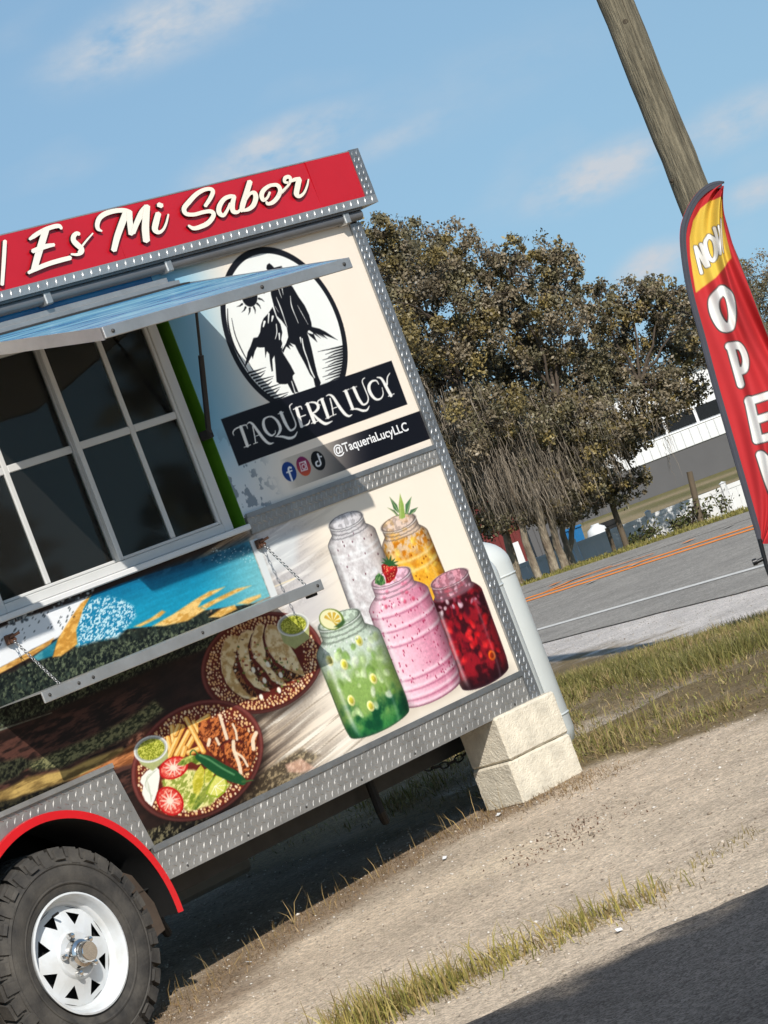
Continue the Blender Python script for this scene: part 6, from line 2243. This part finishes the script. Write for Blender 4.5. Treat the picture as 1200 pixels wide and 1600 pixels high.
blades('sparse_grass', base, RNG.uniform(.012, .045, n), RNG.uniform(.003, .005, n), gcol(n, ((150, 136, 84), (136, 120, 80), (160, 146, 96)), .8), .9)
# dry straw fringe at the shadow's edge and round the blocks
P = np.array(L_FRINGE + [tp(860, 1240), tp(930, 1212)])
n = 9000
t = RNG.random(n) * (len(P) - 1)
i = t.astype(int)
base = P[i] + (P[i + 1] - P[i]) * (t - i)[:, None] + RNG.normal(0, 1, (n, 2)) * np.array([.10, .13]) + np.array([.02, -.02])
blades('dry_straw', base, np.abs(RNG.normal(.0, .014, n)) + .008, RNG.uniform(.002, .0042, n), gcol(n, ((150, 122, 88), (170, 144, 104), (124, 98, 70), (138, 118, 86)), .8), 2.2)
n = 70
t = RNG.random(n) * (len(L_FRINGE) - 1)
i = t.astype(int)
P = np.array(L_FRINGE)
cl = RNG.integers(0, 6, n)
base = P[i] + (P[i + 1] - P[i]) * (t - i)[:, None] + RNG.normal(0, .05, (n, 2))
blades('dry_stalks', base, RNG.uniform(.06, .15, n), RNG.uniform(.002, .004, n), gcol(n, ((176, 150, 98), (160, 136, 90)), .85), .8)
# matted dead thatch among the living grass
P = np.array(L_STRIP)
n = 3200
t = RNG.random(n) ** 1.2 * (len(P) - 1)
i = t.astype(int)
base = P[i] + (P[i + 1] - P[i]) * (t - i)[:, None] + RNG.normal(0, 1, (n, 2)) * np.array([.09, .13])
blades('thatch', base, RNG.uniform(.010, .035, n), RNG.uniform(.0015, .0035, n), gcol(n, ((150, 130, 92), (120, 102, 74), (170, 150, 110), (136, 126, 84)), .8), 3.0)
n = 26000
base = np.stack([RNG.uniform(-.6, 3.2, n), RNG.uniform(11.6, 21, n)], 1)
dv = side(base[:, 0], base[:, 1], L_VERGE)
base = base[(dv > -.25) & (side(base[:, 0], base[:, 1], L_SHOULD) < 0)]
base = base[((base[:, 0] - CB[0]) * S[0] + (base[:, 1] - CB[1]) * S[1]) > 2.86]
n = len(base)
blades('verge_thatch', base, RNG.uniform(.012, .05, n), RNG.uniform(.002, .0045, n), gcol(n, ((160, 140, 98), (132, 112, 78), (178, 160, 118), (120, 110, 66)), .8), 2.6)
# far side of the road
n = 42000
xy = np.stack([RNG.uniform(-2, 12, n), RNG.uniform(44, 60, n)], 1)
q_ = xy @ RN
far_d = side(xy[:, 0], xy[:, 1], FE)
keep = (far_d > .05) & (far_d < 5.5)
xy = xy[keep]
n = len(xy)
blades('roadside_grass', xy, RNG.uniform(.02, .085, n), RNG.uniform(.012, .03, n), gcol(n, ((136, 128, 66), (120, 116, 56), (150, 138, 80)), .8), .6)
# weeds in front of the fence
V, Cw = [], []
st_ = MB()
for k in range(24):
    px = RNG.uniform(985, 1140)
    py = np.interp(px, (985, 1140), (852, 800)) + RNG.uniform(-6, 10)
    c = pt(px, py, RNG.uniform(56.8, 58.0))
    hgt = RNG.uniform(.12, .42) * (1.2 if px > 1040 else .75)
    for j in range(5):
        e = c + np.array([RNG.normal(0, .12), RNG.normal(0, .08), hgt * RNG.uniform(.6, 1.05)])
        st_.tube([c - Z * .5, c, e], [.007, .006, .003], 5, False)
        m_ = 9
        tt_ = RNG.random((m_, 1)) ** .7
        V.append(c + (e - c) * tt_ + RNG.normal(0, .05, (m_, 3)))
        Cw.append(gcol(m_, ((92, 98, 54), (112, 108, 66), (76, 84, 48)), .72))
rgw = np.random.default_rng(6)
link('weeds', leaves_mesh('weeds', np.concatenate(V), .042, np.concatenate(Cw), rgw, .5), None, M['weed'], 'stuff')
st_.build('weed_stems', M['branch'], None, kind='stuff')
# pebbles on the lot
n = 16000
xy = np.stack([RNG.uniform(-3.2, 3.0, n), RNG.uniform(7.6, 16, n)], 1)
dv = side(xy[:, 0], xy[:, 1], L_VERGE)
da = side(xy[:, 0], xy[:, 1], L_APRON)
keep = (dv < .2) & (da > -.25 - 2.2 * (RNG.random(n) < .22))
xy = xy[keep]
n = len(xy)
xy2 = np.stack([RNG.uniform(0, 6, 9000), RNG.uniform(20, 38, 9000)], 1)
d2 = side(xy2[:, 0], xy2[:, 1], L_SHOULD)
d3 = side(xy2[:, 0], xy2[:, 1], NE)
xy2 = xy2[(d2 > .2) & (d3 < .1)]
xy = np.concatenate([xy, xy2])
sz = np.concatenate([RNG.uniform(.0022, .0060, n) * (1 + 1.0 * (RNG.random(n) < .05)), RNG.uniform(.003, .009, len(xy2))])
n = len(xy)
z = zt(xy[:, 0], xy[:, 1])
oct_ = np.array([(1, 0, 0), (-1, 0, 0), (0, 1, 0), (0, -1, 0), (0, 0, .7), (0, 0, -.5)])
V = np.stack([xy[:, 0], xy[:, 1], z + sz * .25], 1)[:, None, :] + oct_[None] * sz[:, None, None] * RNG.uniform(.6, 1.3, (n, 6, 1))
of = np.array([(0, 2, 4), (2, 1, 4), (1, 3, 4), (3, 0, 4), (2, 0, 5), (1, 2, 5), (3, 1, 5), (0, 3, 5)])
Fc = (np.arange(n)[:, None, None] * 6 + of[None]).reshape(-1, 3)
link('pebbles', np_mesh('pebbles', V.reshape(-1, 3), Fc, False, np.repeat(gcol(n, ((206, 194, 178), (180, 166, 148), (150, 136, 118), (226, 218, 206)), .85), 6, 0)), None, M['pebble'], 'stuff')
# scraps of litter
for (px, py, l, w_), lab in (((386, 1509, .045, .014), 'slim white paper scrap on the gravel nearest the wheel'), ((697, 1343, .05, .016), 'white paper strip on the gravel midway to the blocks'), ((782, 1276, .03, .022), 'small white scrap beside the concrete blocks'), ((968, 1458, .03, .02), 'tiny white scrap at the end of the grass strip')):
    x, y = tp(px, py)
    b = MB()
    a = random.uniform(0, 3)
    g = float(zt(x, y)) + .006
    d_, p_ = np.array([cos(a), sin(a), 0]), np.array([-sin(a), cos(a), 0])
    q = [d_ * u * l / 2 + p_ * v * w_ / 2 + Z * zc for u, v, zc in ((-1, -1, 0), (0, -1, .006), (1, -.8, .002), (1, 1, .004), (0, 1, .009), (-1, .8, .001))]
    b.add([tuple(v) for v in q], [(0, 1, 4, 5), (1, 2, 3, 4)])
    o = b.build('paper_scrap', M['paper'])
    o.location = (x, y, g)
    tag(o, lab, 'litter')
    o['group'] = 'litter scraps on the gravel'
# dead leaf drift on the gravel
c = tp(893, 1308)
n = 700
xy = c + RNG.normal(0, 1, (n, 2)) * np.array([.10, .16]) + (RNG.normal(0, 1, (n, 1)) * np.array([[.08, .06]]))
blades('dead_leaf_litter', xy, RNG.uniform(.006, .02, n), RNG.uniform(.004, .010, n), gcol(n, ((116, 84, 62), (96, 66, 48), (134, 100, 74)), .7), 2.0)

# things standing inside the serving window
def inside(name, label, cat, s_, n_, z_=1.462):
    o_ = empty(name, tuple(world(s_, n_, z_)), math.atan2(S[1], S[0]))
    tag(o_, label, cat)
    return o_


o = inside('squeeze_bottle', 'white squeeze bottle standing inside the serving window by the sill', 'bottle', 1.02, -.20)
MB().lathe([(0, 0), (.026, .002), (.028, .02), (.028, .12), (.020, .14), (.012, .148)], 20, 'z').build('bottle_body', M['white_paint'], o, True, angle=45)
MB().lathe([(.013, .1485), (.013, .158), (.004, .20), (0, .20)], 14, 'z').build('nozzle', M['red_fender'], o, True, angle=45)
o = inside('napkin_box', 'pale napkin box lying inside the right window pane', 'box', 1.25, -.28)
MB().cbox((-.11, -.07, 0), (.11, .07, .075), .004).build('box_body', M['win_frame'], o)
MB().box((-.05, -.012, .0755), (.05, .012, .095)).build('napkin', M['paper'], o)
o = inside('stock_pot', 'steel pot on the counter inside the serving window', 'pot', .62, -.45)
MB().lathe([(0, 0), (.13, 0), (.135, .01), (.135, .19), (.145, .195), (.14, .2), (.128, .195), (.128, .02), (0, .02)], 32, 'z').build('pot_body', M['kitchen'], o, True, angle=40)
MB().tube([(.13, .0, .15), (.18, .0, .155), (.18, .05, .155), (.125, .05, .15)], .007, 8).build('pot_handle', M['kitchen'], o)

# unseen leaf mass added at right to darken what the window glass mirrors
rgt = np.random.default_rng(77)
PP, CCc = [], []
for k in range(34):
    c = np.array([rgt.uniform(24, 34), rgt.uniform(-14, 22), rgt.uniform(.5, 4.6)])
    m = 300
    d_ = rgt.normal(size=(m, 3))
    d_ /= np.linalg.norm(d_, axis=1, keepdims=True)
    PP.append(c + d_ * rgt.uniform(.5, 1, (m, 1)) * np.array([2.0, 2.2, 1.7]))
    CCc.append(gcol(m, ((124, 118, 86), (140, 130, 100), (112, 112, 78)), .8) * rgt.uniform(.6, 1.3))
link('added_foliage', leaves_mesh('added_foliage', np.concatenate(PP), .30, np.concatenate(CCc), rgt), None, M['leaf'], 'stuff')

# words for the land and the loose stuff
WORDS = {'ground': ('pale gravel lot running into grass verge and fields', 'ground'), 'asphalt_drive': ('dark asphalt drive at the bottom right corner', 'drive'), 'road': ('grey two-lane road with orange centre lines', 'road'),
         'verge_grass': ('short olive grass on the verge between lot and road', 'grass'), 'tussock_grass': ('longer grass tussocks in the hollow of the verge', 'grass'), 'kerbside_grass': ('yellow green grass tufts along the near asphalt edge', 'grass'),
         'sparse_grass': ('sparse grass wisps on the gravel at right', 'grass'), 'dry_straw': ('flattened brown straw along the trailer shadow edge', 'straw'), 'dry_stalks': ('thin dry stalks at the trailer shadow edge', 'stalks'),
         'thatch': ('matted dead grass in the near grass strip', 'thatch'), 'verge_thatch': ('matted dead grass between verge blades', 'thatch'), 'roadside_grass': ('mown grass edge on the far side of the road', 'grass'),
         'weeds': ('leafy weeds growing against the white fence', 'weeds'), 'weed_stems': ('thin weed stems against the white fence', 'weeds'), 'pebbles': ('pale pebbles scattered over gravel lot and shoulder', 'gravel'),
         'dead_leaf_litter': ('patch of brown dead leaves on the gravel', 'leaves'), 'added_foliage': ('unseen foliage added to darken the serving window reflection', 'wood')}
for nm, (lab, cat) in WORDS.items():
    if nm in bpy.data.objects:
        tag(bpy.data.objects[nm], lab, cat)
